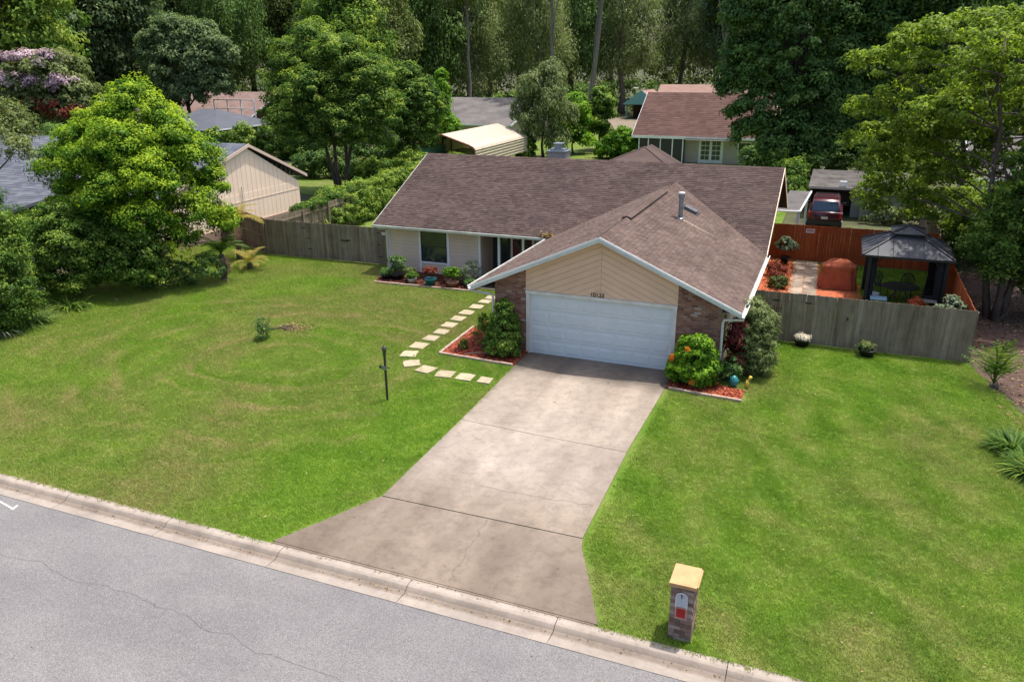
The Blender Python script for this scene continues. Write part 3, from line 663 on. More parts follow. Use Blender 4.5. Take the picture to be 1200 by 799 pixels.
# garage door
gd = part('garage_door', B(.09, 4.88, .085, .13, .01, 2.11), 'doorwhite', house)
for r_ in range(4):
    z0 = .012+r_*.525; sec = part('door_section', B(.092, 4.878, .062, .0845, z0, z0+.519), 'doorwhite', gd)
    for c_ in range(8):
        x0 = .17+c_*.587; part('raised_panel', MB().add([(x0, .0615, z0+.09), (x0+.50, .0615, z0+.09), (x0+.50, .0615, z0+.43), (x0, .0615, z0+.43), (x0+.035, .052, z0+.125), (x0+.465, .052, z0+.125), (x0+.465, .052, z0+.395), (x0+.035, .052, z0+.395)], [(4, 5, 6, 7), (0, 1, 5, 4), (1, 2, 6, 5), (2, 3, 7, 6), (3, 0, 4, 7)]), 'doorwhite', gd)
part('door_seal', B(.09, 4.88, .05, .13, .0, .012), 'iron', gd)
part('door_trim', MB().box(-.03, .09, -.025, .12, 0.0, 2.12).box(4.88, 5.0, -.025, .12, 0, 2.12).box(-.05, 5.01, -.03, .10, 2.12, 2.222), 'gutterm', house)
def letters(txt, loc, size, mat, parent, rx=math.pi/2, rz=0, ext=.008, name='number'):
    cu = bpy.data.curves.new(name, 'FONT'); cu.body = txt; cu.size = size; cu.extrude = ext; cu.align_x = 'CENTER'
    t = bpy.data.objects.new(name, cu); C.objects.link(t); dg = bpy.context.evaluated_depsgraph_get()
    me = bpy.data.meshes.new_from_object(t.evaluated_get(dg)); bpy.data.objects.remove(t); me.materials.clear(); me.materials.append(M[mat])
    o = put(name, me, parent, loc, (rx, 0, rz)); return o
letters('10123', (2.42, -.012, 2.24), .19, 'brass', house, name='house_number')
# rake fascia, soffit, gutters, spouts
fa = MB()
for s_ in (-1, 1):
    xe = XL if s_ < 0 else XR
    fa.ext([(xe, -OV-.025, ZE-.155), (xe, -OV-.025, ZE+.0), (XP, -OV-.025, ZP+.0), (XP, -OV-.025, ZP-.155)][::s_], (0, .024, 0))
part('rake_fascia', fa, 'fascia', house)
fb = MB()
for s_ in (-1, 1):
    xe = XL if s_ < 0 else XR
    fb.ext([(xe, -OV-.055, ZE-.055), (xe, -OV-.055, ZE+.018), (XP, -OV-.055, ZP+.018), (XP, -OV-.055, ZP-.055)][::s_], (0, .028, 0))
part('drip_trim', fb, 'white', house)
part('soffit', MB().slab([(XL+.05, -OV, ZE-T-.004), (XP, -OV, ZP-T-.004), (XP, .0, ZP-T-.004), (XL+.05, 0, ZE-T-.004)], .012).slab([(XP, -OV, ZP-T-.004), (XR-.05, -OV, ZE-T-.004), (XR-.05, 0, ZE-T-.004), (XP, 0, ZP-T-.004)], .012)
     .slab([(XG0, YE, ZE-T-.01), (XL, YE, ZE-T-.01), (XL, 8.15, ZE-T-.01), (XG0, 8.15, ZE-T-.01)], .012).slab([(XL, 0, ZE-T-.01), (-1.16, 0, ZE-T-.01), (-1.16, 8, ZE-T-.01), (XL, 8, ZE-T-.01)], .012).slab([(6.37, 0, ZE-T-.01), (XR, 0, ZE-T-.01), (XR, YE, ZE-T-.01), (6.37, YE, ZE-T-.01)], .012)
     .slab([(-5.4, 8.15, ZE-T-.01), (-1.16, 8.15, ZE-T-.01), (-1.16, 9.4, ZE-T-.01), (-5.4, 9.4, ZE-T-.01)], .012), 'soffit', house)
def gutter(a, b, out):
    a = Vector(a); b = Vector(b); o_ = Vector(out); m = MB(); z = Vector((0, 0, 1)); L_ = b-a
    for P in ([(0, -.02), (0, -.13), (.012, -.13), (.012, -.02)], [(.012, -.13), (.10, -.13), (.10, -.118), (.012, -.118)], [(.10, -.13), (.125, -.03), (.115, -.03), (.09, -.125)], [(.105, -.03), (.135, -.03), (.135, -.018), (.105, -.018)]):
        m.ext([a+o_*(u+.005)+z*v for u, v in P], L_)
    return m
part('gutter', gutter((XG0, YE, ZE), (XL-.13, YE, ZE), (0, -1, 0)), 'gutterm', house)
part('gutter', gutter((XL, -OV-.02, ZE), (XL, YE-.02, ZE), (-1, 0, 0)), 'gutterm', house)
part('gutter', gutter((XR, -OV-.02, ZE), (XR, YE, ZE), (1, 0, 0)), 'gutterm', house)
part('rake_trim', MB().ext([(XG1+.001, YE, ZE-.19), (XG1+.001, YE, ZE+.01), (XG1+.001, YM, ZM+.01), (XG1+.001, 2*YM-YE, ZE+.01), (XG1+.001, 2*YM-YE, ZE-.19), (XG1+.001, YM, ZM-.19)], (.022, 0, 0)), 'cream', house)
part('rake_trim', MB().ext([(XG0-.022, YE, ZE-.16), (XG0-.022, YE, ZE+.012), (XG0-.022, YM, ZM+.012), (XG0-.022, 2*YM-YE, ZE+.012), (XG0-.022, 2*YM-YE, ZE-.16), (XG0-.022, YM, ZM-.16)], (.021, 0, 0)), 'gutterm', house)
def spout(pts, name='downspout'):
    part(name, MB().tube(pts, .042, 8), 'gutterm', house)
spout([(XR+.07, -.26, ZE-.12), (XR+.05, -.25, ZE-.22), (6.46, -.06, ZE-.34), (6.42, -.05, ZE-.45), (6.42, -.05, .12), (6.46, -.18, .03)])
spout([(XL-.06, -.24, ZE-.12), (XL-.05, -.24, ZE-.2), (-1.27, -.06, ZE-.32), (-1.22, -.05, ZE-.42), (-1.22, -.05, .05)])
spout([(-10.3, YE-.06, ZE-.12), (-10.25, YE-.0, ZE-.2), (-10.13, 8.07, ZE-.32), (-10.13, 8.07, .10), (-10.13, 7.92, .04)])
# front wall, lap boards in three bays, window, porch
fwall = part('front_wall', B(-10.1, -5.42, 8.15, 8.3, 0, ZE-.14), 'groove', house)
part('side_wall', MB().box(-10.25, -10.1, 8.1, 18.4, 0, ZE-.14).ext([(-10.24, 8.15, ZE-.14), (-10.24, 18.4, ZE-.14), (-10.24, YM, ZM-.15)], (.14, 0, 0)), 'siding2', house)
part('side_wall', MB().box(-1.16, -1.0, .2, 9.4, 0, ZE-.14), 'siding2', house)
part('side_wall', MB().box(6.2, 6.37, .2, 18.8, 0, ZE-.14).ext([(6.21, 8.1, ZE-.14), (6.21, 18.4, ZE-.14), (6.21, YM, ZM-.16)], (.15, 0, 0)), 'siding2', house)
part('rear_wall', B(-10.1, 6.2, 18.2, 18.4, 0, ZE-.14), 'siding2', house)
for x0, x1, zt, zb in ((-10.07, -8.50, 2.13, .05), (-8.40, -7.06, .52, .05), (-6.94, -5.46, 2.13, .05)):
    z = zb
    while z < zt-.05:
        z1 = min(z+.155, zt)
        part('siding_board', MB().ext([(x0, 8.149, z), (x0, 8.125, z), (x0, 8.138, z1-.004), (x0, 8.149, z1-.004)][::-1], (x1-x0, 0, 0)), 'siding2', fwall)
        z += .16
part('wall_trim', MB().box(-8.50, -8.40, 8.11, 8.148, 0.02, 2.14).box(-7.06, -6.94, 8.11, 8.148, .02, 2.14).box(-8.398, -7.062, 8.10, 8.148, .52, .60).box(-5.46, -5.36, 8.09, 8.2, .02, 2.14).box(-10.15, -10.05, 8.10, 8.148, .02, 2.14), 'white', house)
wn = part('window', MB().box(-8.40, -8.35, 8.105, 8.148, .60, 2.06).box(-7.11, -7.06, 8.105, 8.148, .60, 2.06).box(-8.35, -7.11, 8.105, 8.148, 2.01, 2.06).box(-8.35, -7.11, 8.105, 8.148, .60, .64).box(-8.35, -7.11, 8.112, 8.148, 1.305, 1.335), 'darkbrown', house)
part('pane', B(-8.35, -7.11, 8.128, 8.14, .64, 1.30), 'glass', wn)
part('pane', B(-8.35, -7.11, 8.122, 8.14, 1.34, 2.01), 'glassgreen', wn)
part('porch_wall', MB().box(-5.4, -1.16, 9.4, 9.55, 0, ZE-.1), 'mortar', house)
brickwork(part('brick_wall', B(-2.7, -1.17, 9.36, 9.398, 0, 2.1), 'mortar', house), -2.7, -1.17, .02, lambda x: 2.12, 9.36, seed=4)
part('porch_side_wall', B(-5.42, -5.38, 8.3, 9.4, 0, ZE-.14), 'siding2', house)
pw = part('porch_window', B(-5.3, -4.45, 9.36, 9.399, .1, 2.05), 'darkbrown', house)
part('pane', B(-5.22, -4.53, 9.345, 9.358, .2, 1.95), 'glass', pw)
fd = part('front_door', B(-4.30, -3.34, 9.35, 9.399, .02, 2.08), 'reddoor', house)
for a in range(2):
    for b in range(3): part('door_panel', B(-4.2+a*.44, -3.84+a*.44, 9.338, 9.349, .15+b*.63, .66+b*.63), 'reddoor', fd)
part('door_knob', MB().tube([(-3.42, 9.34, 1.0), (-3.42, 9.27, 1.0)], .03, 8), 'capmetal', fd)
part('door_frame', MB().box(-4.38, -4.30, 9.33, 9.399, 0, 2.14).box(-3.34, -3.26, 9.33, 9.399, 0, 2.14), 'white', house)
for x in (-4.46, -3.30): part('porch_post', B(x-.05, x+.05, 8.08, 8.18, .02, ZE-.15), 'white', house)
part('porch_slab', B(-5.35, -1.2, 6.6, 9.35, -.05, .06), 'kerb', house)
part('porch_beam', B(-5.36, -1.165, 8.06, 8.2, ZE-.26, ZE-.15), 'white', house)

# ------------------------------------------------------------------ fences
def fence(name, label, segs, mat, h=1.78, wpk=.14, rails_side=1, group=None, picketname='picket', kinds=None, seed=0, posts=True):
    a = segs[0][0]; t = thing(name, label, 'fence', (a[0], a[1], 0), group); r = random.Random(seed)
    pk = MB().ext([(-.5, -.009, 0), (.5, -.009, 0), (.5, -.009, .988), (.38, -.009, 1), (-.38, -.009, 1), (-.5, -.009, .988)], (0, .018, 0)).mesh(picketname, mat)
    for (p, q) in segs:
        p = Vector(p); q = Vector(q); d = (q-p); L_ = d.length; d.normalize(); n = Vector((-d.y, d.x)); ang = math.atan2(d.y, d.x)
        cnt = max(1, int(round(L_/wpk)))
        for i in range(cnt):
            c = p+d*((i+.5)*L_/cnt)+n*r.uniform(-.004, .004)
            put(picketname, pk, t, (c.x, c.y, .02), (r.uniform(-.003, .003), r.uniform(-.0025, .0025), ang+r.uniform(-.02, .02)), (L_/cnt-.0018, 1, h*r.uniform(.992, 1.006)))
        m = MB()
        for z in (.35, h*.5, h-.28):
            c = (p+q)/2+n*rails_side*.034
            part('rail', MB().obox((c.x, c.y, z), (d.x, d.y, 0), (n.x, n.y, 0), (0, 0, 1), L_/2, .02, .042), mat, t)
        if posts:
            k = max(1, int(round(L_/2.4)))
            for i in range(k+1):
                c = p+d*(L_*i/k)+n*rails_side*.105
                part('fence_post', B(c.x-.045, c.x+.045, c.y-.045, c.y+.045, 0, h-.05), mat, t)
    return t
fr = fence('picket_fence', 'weathered grey wooden fence between the garage side and the gazebo yard', [((6.42, 4.35), (13.83, 4.27))], 'wood', 1.76, seed=1)
# steel gate hardware on the grey fence
for x in (7.55, 8.62): part('hinge', B(x, x+.22, 4.315, 4.335, 1.45, 1.50), 'iron', fr)
part('gate_gap', B(8.60, 8.62, 4.31, 4.338, 1.15, 1.70), 'pinkish', fr)
part('latch', B(10.0, 10.06, 4.29, 4.335, 1.0, 1.12), 'iron', fr)
for i, x in enumerate((7.2, 7.42, 7.64, 7.86)): part('plant_wire', MB().tube([(x, 4.30, .3), (x, 4.30, 1.35)], .008, 5), 'iron', fr)
for z in (.5, .85, 1.2): part('plant_wire', MB().tube([(7.15, 4.295, z), (7.9, 4.295, z)], .008, 5), 'iron', fr)
fence('picket_fence', 'orange stained fence along the right side of the gazebo yard', [((13.76, 4.40), (13.76, 16.8))], 'orange', 1.74, rails_side=-1, seed=2, posts=False)
fo = fence('picket_fence', 'orange stained fence across the back of the yard behind the gazebo', [((6.42, 16.75), (13.73, 16.75))], 'orange', 1.76, rails_side=1, seed=3)
part('fence_sign', B(8.05, 8.45, 16.71, 16.735, 1.42, 1.62), 'signwhite', fo)
part('sign_print', B(8.09, 8.41, 16.705, 16.709, 1.50, 1.58), 'pinkish', fo)
fence('picket_fence', 'brown fence continuing beyond the orange corner past the tree', [((13.83, 17.0), (13.90, 27.5))], 'woodbrown', 1.8, rails_side=-1, seed=4)
fl_ = fence('picket_fence', 'long grey wooden gate fence left of the house front', [((-17.8, 8.78), (-10.28, 8.95))], 'wood', 1.80, seed=5)
for x, z in ((-15.6, 1.5), (-15.3, 1.0), (-15.3, .45), (-13.0, 1.05), (-11.35, 1.55), (-11.3, .95), (-11.25, .35)):
    part('hinge', B(x, x+.26, 8.80+(x+17.8)*.0226-.03, 8.80+(x+17.8)*.0226-.012, z, z+.05), 'iron', fl_)
part('gate_latch', B(-13.3, -12.85, 8.84, 8.865, 1.02, 1.08), 'iron', fl_); part('fence_sign', B(-10.95, -10.68, 8.885, 8.905, 1.48, 1.62), 'signwhite', fl_)
fence('picket_fence', 'brown fence angled behind the big bright tree towards the cream neighbour house', [((-17.85, 8.82), (-20.7, 10.3)), ((-20.7, 10.3), (-22.9, 11.6))], 'woodbrown', 1.85, seed=6)
fence('picket_fence', 'grey fence running back from the gate towards the ivy hedge', [((-17.65, 9.3), (-17.75, 16.6))], 'wood', 1.8, rails_side=-1, seed=7)

# ------------------------------------------------------------------ mailbox pillar
mbx = thing('mailbox', 'brick mailbox pillar with yellow stone cap and silver arched door by the kerb', 'mailbox', (7.52, -12.02, 0))
X0, X1, Y0, Y1 = 7.33, 7.72, -12.28, -11.75
part('core', B(X0+.008, X1-.008, Y0+.008, Y1-.008, 0, 1.10), 'mortar', mbx)
r = random.Random(11); bm_ = {}
def brk(sx, sy):
    k = (round(sx, 2), round(sy, 2))
    if k not in bm_: bm_[k] = B(-sx/2, sx/2, -sy/2, sy/2, -.0325, .0325).mesh('brick', 'mailbrick')
    return bm_[k]
row = 0; z = .037
while z < 1.09:
    off = row % 2
    for yy, s_ in ((Y0, -1), (Y1, 1)):
        xs_ = [(X0, X0+.19), (X0+.20, X1)] if off else [(X0+.10, X0+.29), (X0+.30, X1), (X0, X0+.09)]
        for a, b in xs_: 
            if yy == Y0 and .45 < z < 1.0 and a < 7.62 and b > 7.43: 
                continue
            put('brick', brk(b-a, .05), mbx, ((a+b)/2, yy-s_*.025+s_*r.uniform(0, .005), z))
    for xx, s_ in ((X0, -1), (X1, 1)):
        ys_ = [(Y0+.055, Y0+.24), (Y0+.25, Y1-.055)] if off else [(Y0+.055, Y0+.14), (Y0+.15, Y0+.345), (Y0+.355, Y1-.055)]
        for a, b in ys_: put('brick', brk(.05, b-a), mbx, (xx-s_*.025+s_*r.uniform(0, .005), (a+b)/2, z))
    z += .0745; row += 1
part('surround', B(7.405, 7.645, Y0+.002, Y0+.03, .42, 1.03), 'mortar', mbx)
cap = part('cap', MB().box(X0-.03, X1+.035, Y0-.03, Y1+.03, 1.10, 1.165), 'yellowcap', mbx)
part('cap_lip', MB().box(X1+.036, X1+.062, Y0+.02, Y1+.01, 1.09, 1.15), 'yellowcap', cap)
prof_ = [(7.44, .72), (7.61, .72), (7.61, .90)]+[(7.525+.085*math.cos(a*math.pi/8), .90+.085*math.sin(a*math.pi/8)) for a in range(1, 8)]+[(7.44, .90)]
dr = part('mail_door', MB().ext([(x, Y0-.025, z) for x, z in prof_], (0, .05, 0)), 'mailmetal', mbx)
rim = [(7.43, .71), (7.43, .90)]+[(7.525-.097*math.cos(a*math.pi/8), .90+.097*math.sin(a*math.pi/8)) for a in range(1, 8)]+[(7.62, .90), (7.62, .71)]
part('door_rim', MB().tube([(x, Y0-.022, z) for x, z in rim], .010, 6), 'capmetal', dr)
part('door_handle', B(7.518, 7.532, Y0-.045, Y0-.026, .90, .97), 'iron', dr)
part('newspaper_slot', MB().box(7.425, 7.625, Y0-.012, Y0+.03, .475, .70), 'pinkish', mbx)
part('slot_insert', B(7.45, 7.60, Y0-.018, Y0-.0125, .50, .675), 'redbox', mbx)

# ------------------------------------------------------------------ lamp post
lp = thing('lamp_post', 'slim black yard lamp post with crossarm standing on the left lawn', 'lamp post', (-2.43, -5.21, 0))
part('post', MB().tube([(-2.43, -5.21, 0), (-2.43, -5.21, 1.42)], .035, 10), 'iron', lp)
part('crossarm', MB().tube([(-2.60, -5.21, 1.05), (-2.28, -5.21, 1.05)], .018, 8).box(-2.62, -2.54, -5.24, -5.18, 1.01, 1.09), 'iron', lp)
part('plate', B(-2.53, -2.36, -5.262, -5.25, .98, 1.10), 'steel', lp)
lan = part('lantern', MB().lathe([(.04, 1.42), (.055, 1.46), (.05, 1.47)], (-2.43, -5.21, 0), 8).lathe([(.085, 1.62), (.06, 1.67), (.012, 1.71), (.010, 1.75)], (-2.43, -5.21, 0), 8), 'iron', lp)
part('lamp_glass', MB().lathe([(.048, 1.47), (.075, 1.62)], (-2.43, -5.21, 0), 6), 'glass', lan)

# ------------------------------------------------------------------ foliage
def leaf_mesh(name, P, Nrm, Tan, Ln, Wd, tint, mat, fold=.18):
    """one folded diamond of two triangles-pairs per leaf, from numpy arrays"""
    n = len(P); Bn = np.cross(Nrm, Tan); Bn /= np.linalg.norm(Bn, axis=1)[:, None]+1e-9
    Ln = Ln[:, None]; Wd = Wd[:, None]
    v = np.empty((n, 4, 3), np.float32)
    v[:, 0] = P; v[:, 1] = P+Tan*Ln*.45+Bn*Wd+Nrm*Ln*fold*.6; v[:, 2] = P+Tan*Ln-Nrm*Ln*fold; v[:, 3] = P+Tan*Ln*.45-Bn*Wd+Nrm*Ln*fold*.6
    me = bpy.data.meshes.new(name); me.vertices.add(4*n); me.vertices.foreach_set('co', v.ravel())
    me.loops.add(4*n); me.loops.foreach_set('vertex_index', np.arange(4*n, dtype=np.int32))
    me.polygons.add(n); me.polygons.foreach_set('loop_start', np.arange(0, 4*n, 4, dtype=np.int32))
    a = me.attributes.new('tint', 'FLOAT', 'FACE'); a.data.foreach_set('value', tint.astype(np.float32))
    me.materials.append(M[mat]); me.update(calc_edges=True)
    return me
def unit(a): return a/(np.linalg.norm(a, axis=1)[:, None]+1e-9)
def crown(name, seed, lobes, mat, clumps=400, per=60, leaf=.1, cr=.45, droop=0.0, aspect=.28, zmin=-.55, flat=.75, rough=.35, upb=.35, tipshade=.0, fill=.18, shell=.4):
    """leaf clumps spread over the shell (and sparsely the inside) of overlapping lobes"""
    g = np.random.default_rng(seed); lo = np.array(lobes, float); K = len(lo)
    wgt = (lo[:, 3]*lo[:, 4]*lo[:, 5])**(2/3); wgt /= wgt.sum()
    m = clumps*3; k = g.choice(K, m, p=wgt); d = unit(g.normal(size=(m, 3))); d[:, 2] = np.where(d[:, 2] < zmin, -d[:, 2], d[:, 2])
    rad = np.where(g.random(m) < fill, g.uniform(.35, .8, m), 1+g.normal(size=m)*rough*.35)
    c = lo[k, :3]+d*lo[k, 3:6]*rad[:, None]
    inside = np.zeros(m, bool)
    for j in range(K):
        q = ((c-lo[j, :3])/lo[j, 3:6]); inside |= ((q**2).sum(1) < .55) & (k != j)
    ok = ~inside; c, d = c[ok][:clumps], d[ok][:clumps]
    n = len(c); crs = cr*g.uniform(.55, 1.35, n); ct = g.normal(.5, .20, n)
    idx = np.repeat(np.arange(n), per); N_ = len(idx)
    e = unit(g.normal(size=(N_, 3))); e[:, 2] = np.abs(e[:, 2])*np.where(g.random(N_) < .8, 1, -1)
    rr_ = g.random(N_)**shell
    P = c[idx]+e*crs[idx][:, None]*rr_[:, None]*np.array([1, 1, flat])
    if droop: P[:, 2] -= droop*g.random(N_)**1.5*crs[idx]*2.2
    Nn = unit(e*.9+d[idx]*.45+np.array([0, 0, upb])+g.normal(size=(N_, 3))*.36)
    T_ = g.normal(size=(N_, 3)); T_[:, 2] -= droop*3
    T_ -= Nn*(T_*Nn).sum(1)[:, None]; T_ = unit(T_)
    t = np.clip(ct[idx]+g.normal(0, .17, N_)+tipshade*(rr_*e[:, 2]*.6-.15), 0, 1)  # paler young tips; lit tops and shaded gaps are also put into the tint
    ln = leaf*g.uniform(.6, 1.35, N_)
    return leaf_mesh(name, P.astype(np.float32), Nn, T_, ln, ln*aspect, t, mat)
def limbs(mb, base, top, r0, targets, seed=0, bend=.25, seg=8):
    """a trunk from base to top, then limbs reaching into the crown lobes"""
    r = random.Random(seed); b = Vector(base); t = Vector(top); n = 6
    pts = [b+(t-b)*(i/n)+Vector((r.uniform(-bend, bend), r.uniform(-bend, bend), 0))*(.0 if i in (0,) else .6) for i in range(n+1)]
    rad = [r0*(1.35 if i == 0 else 1)*(1-.62*i/n) for i in range(n+1)]
    mb.tube(pts, rad, seg)
    for q in targets:
        q = Vector(q); k = r.randint(2, n-1); s_ = pts[k]; e_ = s_+(q-s_)*.95; mid = (s_+e_)/2+Vector((r.uniform(-.3, .3), r.uniform(-.3, .3), r.uniform(.1, .5)))
        rr_ = rad[k]*.55
        mb.tube([s_, s_+(mid-s_)*.5, mid, mid+(e_-mid)*.5, e_], [rr_, rr_*.85, rr_*.65, rr_*.45, rr_*.18], 6)
    return mb
def tree(name, label, cat, base, lobes, trunkr, mat, group=None, trunk='bark', trunks=None, seed=0, extra=None, **k):
    """trunk and crown of one tree; lobes are given relative to the base"""
    t = thing(name, label, cat, (base[0], base[1], 0), group)
    L0 = [(a[0]+base[0], a[1]+base[1], *a[2:]) for a in lobes]
    part('crown', MB(), mat, t) if False else put('crown', crown('crown', seed, L0, mat, **k), t)
    if extra:
        for nm, mt, lb, kw in extra:
            put(nm, crown(nm, seed+50, [(a[0]+base[0], a[1]+base[1], *a[2:]) for a in lb], mt, **kw), t)
    if trunkr:
        mb = MB(); top = max(a[2] for a in lobes)
        for i, (dx, dy, tx, ty) in enumerate(trunks or [(0, 0, 0, 0)]):
            limbs(mb, (base[0]+dx, base[1]+dy, -.05), (base[0]+tx, base[1]+ty, top), trunkr, [l[:3] for l in L0][i::max(1, len(trunks or [1]))], seed+i)
        part('trunk', mb, trunk, t, True)
    return t
def ball(n, R_, H, z0, rl, seed, zs=1.0):
    """n lobes making an irregular crown of radius R_ and height H standing on z0"""
    r = random.Random(seed); o = [(0, 0, z0+H*.5, R_*.62, R_*.62, H*.42)]
    for i in range(n):
        a = 2.4*i+r.uniform(-.4, .4); f = (i+.5)/n; z = z0+H*(.12+.80*f); prof = math.sin(math.pi*min(1, .22+.72*(f*.92+.04)))**.8
        d = R_*prof*r.uniform(.55, .8); l = rl*r.uniform(.75, 1.2)
        o.append((math.cos(a)*d, math.sin(a)*d, z, l, l, l*.75*zs))
    return o

# --- the big bright tree and its company on the left
bt = [(0.0, 0.0, 4.8, 1.75, 1.75, 2.5), (0.08, 0.0, 7.65, 0.61, 0.62, 0.79), (0.68, 0.19, 7.2, 0.91, 0.85, 0.71), (-0.85, -0.38, 6.9, 0.91, 0.93, 0.71), (1.61, 0.57, 6.3, 0.91, 0.85, 0.71), (-2.04, -0.95, 6.2, 0.91, 0.85, 0.64), (2.29, 0.95, 5.3, 0.84, 0.85, 0.79), (-2.97, -1.34, 5.2, 0.91, 0.85, 0.71), (2.63, 1.14, 4.2, 0.84, 0.85, 0.79), (0.42, -1.34, 6.1, 0.91, 0.85, 0.71), (-1.1, -1.62, 5.3, 0.99, 0.93, 0.71), (1.61, -1.14, 4.9, 0.91, 0.85, 0.79), (0.17, -2.1, 4.4, 0.99, 0.85, 0.71), (2.46, 0.0, 3.2, 0.91, 0.85, 0.79), (1.27, -1.62, 3.2, 0.99, 0.85, 0.71), (-2.46, -1.53, 3.9, 0.99, 0.85, 0.71), (2.63, 1.34, 2.5, 0.76, 0.77, 0.71), (-0.76, -1.81, 3.2, 0.99, 0.85, 0.71), (0.0, 1.53, 6.0, 1.21, 1.16, 1.11), (0.42, -1.62, 2.2, 0.91, 0.77, 0.64), (1.87, -0.57, 2.0, 0.84, 0.77, 0.64), (-1.7, -1.24, 2.4, 0.91, 0.77, 0.71)]
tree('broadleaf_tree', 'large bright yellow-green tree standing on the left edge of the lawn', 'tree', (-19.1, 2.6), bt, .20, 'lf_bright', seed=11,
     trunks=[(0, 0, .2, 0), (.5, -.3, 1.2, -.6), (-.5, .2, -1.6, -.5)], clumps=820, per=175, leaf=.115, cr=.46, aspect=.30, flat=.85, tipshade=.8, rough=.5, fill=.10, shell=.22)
def bush(label, base, lobes, mat, seed, cat='bush', name='bush', group=None, **k):
    t = thing(name, label, cat, (base[0], base[1], 0), group); k.setdefault('zmin', -.9)
    L0 = [(a[0]+base[0], a[1]+base[1], *a[2:]) for a in lobes]
    put('foliage', crown('foliage', seed, L0, mat, **k), t)
    mb = MB(); r = random.Random(seed)
    for i in range(5):
        l = L0[i % len(L0)]; limbs(mb, (base[0]+r.uniform(-.12, .12), base[1]+r.uniform(-.12, .12), 0), (l[0], l[1], l[2]), .012+.012*l[3], [], seed+i, .08, 5)
    part('stem', mb, 'bark', t)
    return t
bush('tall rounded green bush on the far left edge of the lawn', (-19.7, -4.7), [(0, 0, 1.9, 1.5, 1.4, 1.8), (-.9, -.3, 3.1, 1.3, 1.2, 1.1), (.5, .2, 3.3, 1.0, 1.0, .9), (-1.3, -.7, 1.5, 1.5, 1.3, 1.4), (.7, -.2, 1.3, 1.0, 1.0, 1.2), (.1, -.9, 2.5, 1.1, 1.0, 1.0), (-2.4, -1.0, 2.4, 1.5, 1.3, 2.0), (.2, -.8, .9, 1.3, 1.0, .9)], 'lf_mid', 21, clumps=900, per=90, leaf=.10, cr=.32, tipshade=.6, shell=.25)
bush('pale flowering bush leaning in front of the tall far left bush', (-20.6, -3.4), [(.2, 0, 2.3, .8, .8, .9), (-.1, -.2, 1.5, .7, .7, .6)], 'lf_silver', 22, clumps=60, per=60, leaf=.10, cr=.34)
bush('dark glossy camellia bush under the left side of the bright tree', (-20.7, -.3), [(0, 0, 1.9, 1.5, 1.4, 1.6), (.9, -.3, 2.2, 1.0, 1.0, 1.0), (-.9, -.3, 2.6, 1.1, 1.0, .9), (.5, -.6, 1.2, 1.1, .9, 1.0), (0, .2, 3.2, .9, .9, .6), (1.7, .6, 1.6, 1.1, .9, 1.4), (2.8, .9, 1.5, 1.0, .9, 1.3), (-.9, 0, 1.0, 1.1, .9, 1.0)], 'lf_mid', 23, clumps=760, per=75, leaf=.12, cr=.32, tipshade=.3, zmin=-.7)
bush('feathery olive conifer bush before the blue-grey neighbour roof', (-25.2, .2), [(0, 0, 2.1, .95, .95, 1.7)], 'lf_lime', 24, clumps=160, per=90, leaf=.10, cr=.28, aspect=.12)
bush('low dark shrub in the shade beneath the bright tree', (-18.0, 2.0), [(0, 0, .6, 1.0, .8, .6), (1.3, .9, .7, .9, .8, .6), (-1.4, -.8, .6, 1.0, .7, .6)], 'lf_dark', 25, clumps=110, per=50, leaf=.11, cr=.3)
def blades(seed, n, ln, wd, spread=.6, curve=.5, base_r=.08):
    """a clump of strap leaves, one arched ribbon each"""
    r = random.Random(seed); mb = MB()
    for i in range(n):
        a = r.uniform(0, 6.28); L_ = ln*r.uniform(.65, 1.1); u = Vector((math.cos(a), math.sin(a), 0)); s_ = Vector((-u.y, u.x, 0)); s = r.uniform(.25, 1)*spread
        p = u*r.uniform(0, base_r); el = 1.45-s; K = 5; vs = []
        for j in range(K+1):
            f = j/K; w_ = wd*(1-.0*f)*(1-f**2.2*.96)*(.55+.9*min(f*2, 1)*.5)
            vs += [p-s_*w_, p+s_*w_]
            p = p+(u*math.cos(el)+Vector((0, 0, math.sin(el))))*L_/K; el -= curve*(.5+s)
        mb.add(vs, [(2*j, 2*j+1, 2*j+3, 2*j+2) for j in range(K)], max(.01, min(1, r.gauss(.5, .22))))
    return mb
def strap(label, base, n, ln, wd, mat, seed, cat='plant', name='strap_leaf_plant', group=None, **k):
    o = put(name, blades(seed, n, ln, wd, **k).mesh(name, mat), loc=(*base, 0)); return tag(o, label, cat, group)
strap('clump of strap leaves at the foot of the far left bush', (-18.9, -3.9), 90, 1.0, .035, 'lf_dark', 31, base_r=.5)
strap('clump of green strap leaves on the lawn edge before the camellia bush', (-19.2, -1.9), 90, .8, .035, 'lf_mid', 32, base_r=.5)
strap('lower clump of strap leaves at the left frame edge', (-18.75, -5.4), 70, .9, .032, 'lf_silver', 33, base_r=.45)
